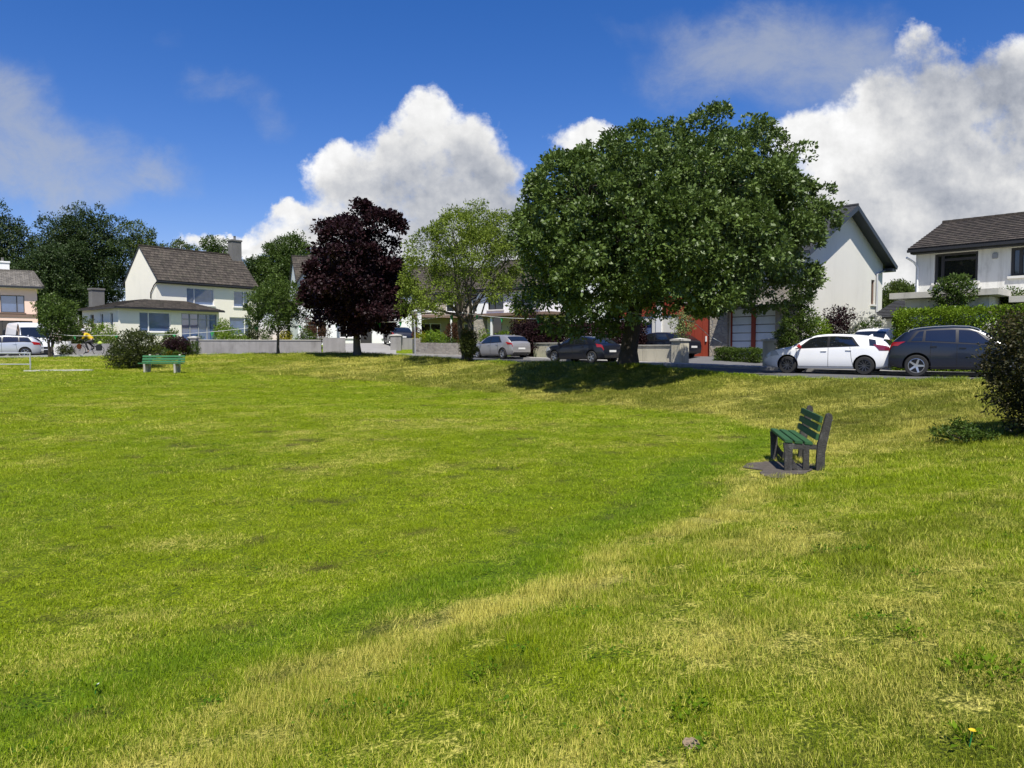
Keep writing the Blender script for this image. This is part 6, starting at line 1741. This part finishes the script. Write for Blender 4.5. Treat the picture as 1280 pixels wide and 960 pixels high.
dens=nt.m('ADD',F1,nt.m('ADD',nt.m('MULTIPLY',nt.m('SUBTRACT',n_b,.5),.62),nt.m('ADD',nt.m('MULTIPLY',nt.m('SUBTRACT',n_f,.5),.58),nt.m('MULTIPLY',nt.m('SUBTRACT',n_g,.5),.24))))
al=nt.step(dens,.50,.84)
# relief: compare the billows with the same billows a little way towards the sun
def shifted(sc,det,ru,du,dv):
    va=nt.node('ShaderNodeVectorMath'); va.operation='ADD'; nt.l.new(uvv,va.inputs[0]); va.inputs[1].default_value=(du,dv,0)
    return nt.noise(va.outputs[0],sc,det,ru)
rel=nt.m('ADD',nt.m('MULTIPLY',nt.m('SUBTRACT',n_b,shifted(7,8,.60,.014,.022)),1.0),nt.m('MULTIPLY',nt.m('SUBTRACT',n_f,shifted(20,7,.62,.006,.009)),.35))
gry=nt.m('ADD',field(GREY),nt.m('MULTIPLY',nt.m('SUBTRACT',n_b,.5),.55))
gf=nt.m('MULTIPLY',nt.step(gry,.05,.95),.8)
thin=nt.m('MULTIPLY',nt.step(dens,1.3,.6),.05)
lum=nt.m('ADD',nt.m('SUBTRACT',1.0,nt.m('MULTIPLY',gf,.52)),nt.m('ADD',rel,thin))
lum=nt.m('MINIMUM',nt.m('MAXIMUM',lum,.26),1.12)
ccol=nt.mix(nt.step(lum,.30,.92),(.72,.80,.98),(1,1,1))
cl=nt.node('ShaderNodeVectorMath'); cl.operation='SCALE'; nt.l.new(ccol,cl.inputs[0]); nt.put(cl.inputs[3],nt.m('MULTIPLY',lum,CLOUDV))
# thin grey wisps
F2=field(WSP); st=nt.noise(nt.vmul(uvv,(1,1.5,1)),8,10,.70,.4)
a2=nt.m('MULTIPLY',nt.step(nt.m('MULTIPLY',F2,nt.m('ADD',.05,nt.m('MULTIPLY',st,1.7))),.12,.95),.66)
wl_=nt.node('ShaderNodeVectorMath'); wl_.operation='SCALE'; wl_.inputs[0].default_value=(.84,.90,1.0); wl_.inputs[3].default_value=CLOUDV*.60
front=nt.step(dy,.06,.25); up_=nt.step(dz,-.02,.01)
skyc=nt.mix(nt.m('MULTIPLY',a2,front),hs.outputs[0],wl_.outputs[0])
skyc=nt.mix(nt.m('MULTIPLY',al,front),skyc,cl.outputs[0])
# broken cloud over the rest of the sky, behind the camera
zs_=nt.m('MAXIMUM',dz,.08); cb=nt.node('ShaderNodeCombineXYZ'); nt.put(cb.inputs[0],nt.m('DIVIDE',dx,zs_)); nt.put(cb.inputs[1],nt.m('DIVIDE',dy,zs_))
nb=nt.noise(cb.outputs[0],.9,7,.6); ab=nt.m('MULTIPLY',nt.step(nb,.55,.68),nt.m('SUBTRACT',1.0,front))
cbk=nt.node('ShaderNodeVectorMath'); cbk.operation='SCALE'; cbk.inputs[0].default_value=(1,1,1); cbk.inputs[3].default_value=CLOUDV*.75
skyc=nt.mix(ab,skyc,cbk.outputs[0])
nt.put(bg.inputs['Color'],skyc); bg.inputs['Strength'].default_value=SKYS
W.cycles.sampling_method='MANUAL'; W.cycles.sample_map_resolution=512
sd=bpy.data.lights.new('sun','SUN'); sd.energy=SUNE; sd.angle=math.radians(.53); sd.color=(1,.955,.88)
so_=bpy.data.objects.new('sun',sd); COL.objects.link(so_)
dirv=Vector((sx*math.cos(SUN_EL),sy*math.cos(SUN_EL),math.sin(SUN_EL)))
so_.rotation_euler=dirv.to_track_quat('Z','Y').to_euler(); so_.location=dirv*60
cd_=bpy.data.cameras.new('camera'); cam=bpy.data.objects.new('camera',cd_); COL.objects.link(cam); SC.camera=cam
cd_.sensor_width=36; cd_.lens=F/1280*36; cd_.clip_end=6000; cd_.clip_start=.05
cam.location=(0,0,CAMZ); cam.rotation_euler=(PI/2-pt_,0,0)
vs=SC.view_settings; vs.view_transform='Standard'; vs.look='None'; vs.exposure=EXPO; vs.gamma=1; vs.use_curve_mapping=False
SC.render.resolution_x=1024; SC.render.resolution_y=768
SC.cycles.max_bounces=6; SC.cycles.diffuse_bounces=3; SC.cycles.glossy_bounces=3; SC.cycles.transmission_bounces=4; SC.cycles.transparent_max_bounces=6
SC.cycles.use_denoising=True
try: SC.cycles.denoiser='OPENIMAGEDENOISE'
except Exception: pass
SC.cycles.sample_clamp_indirect=6
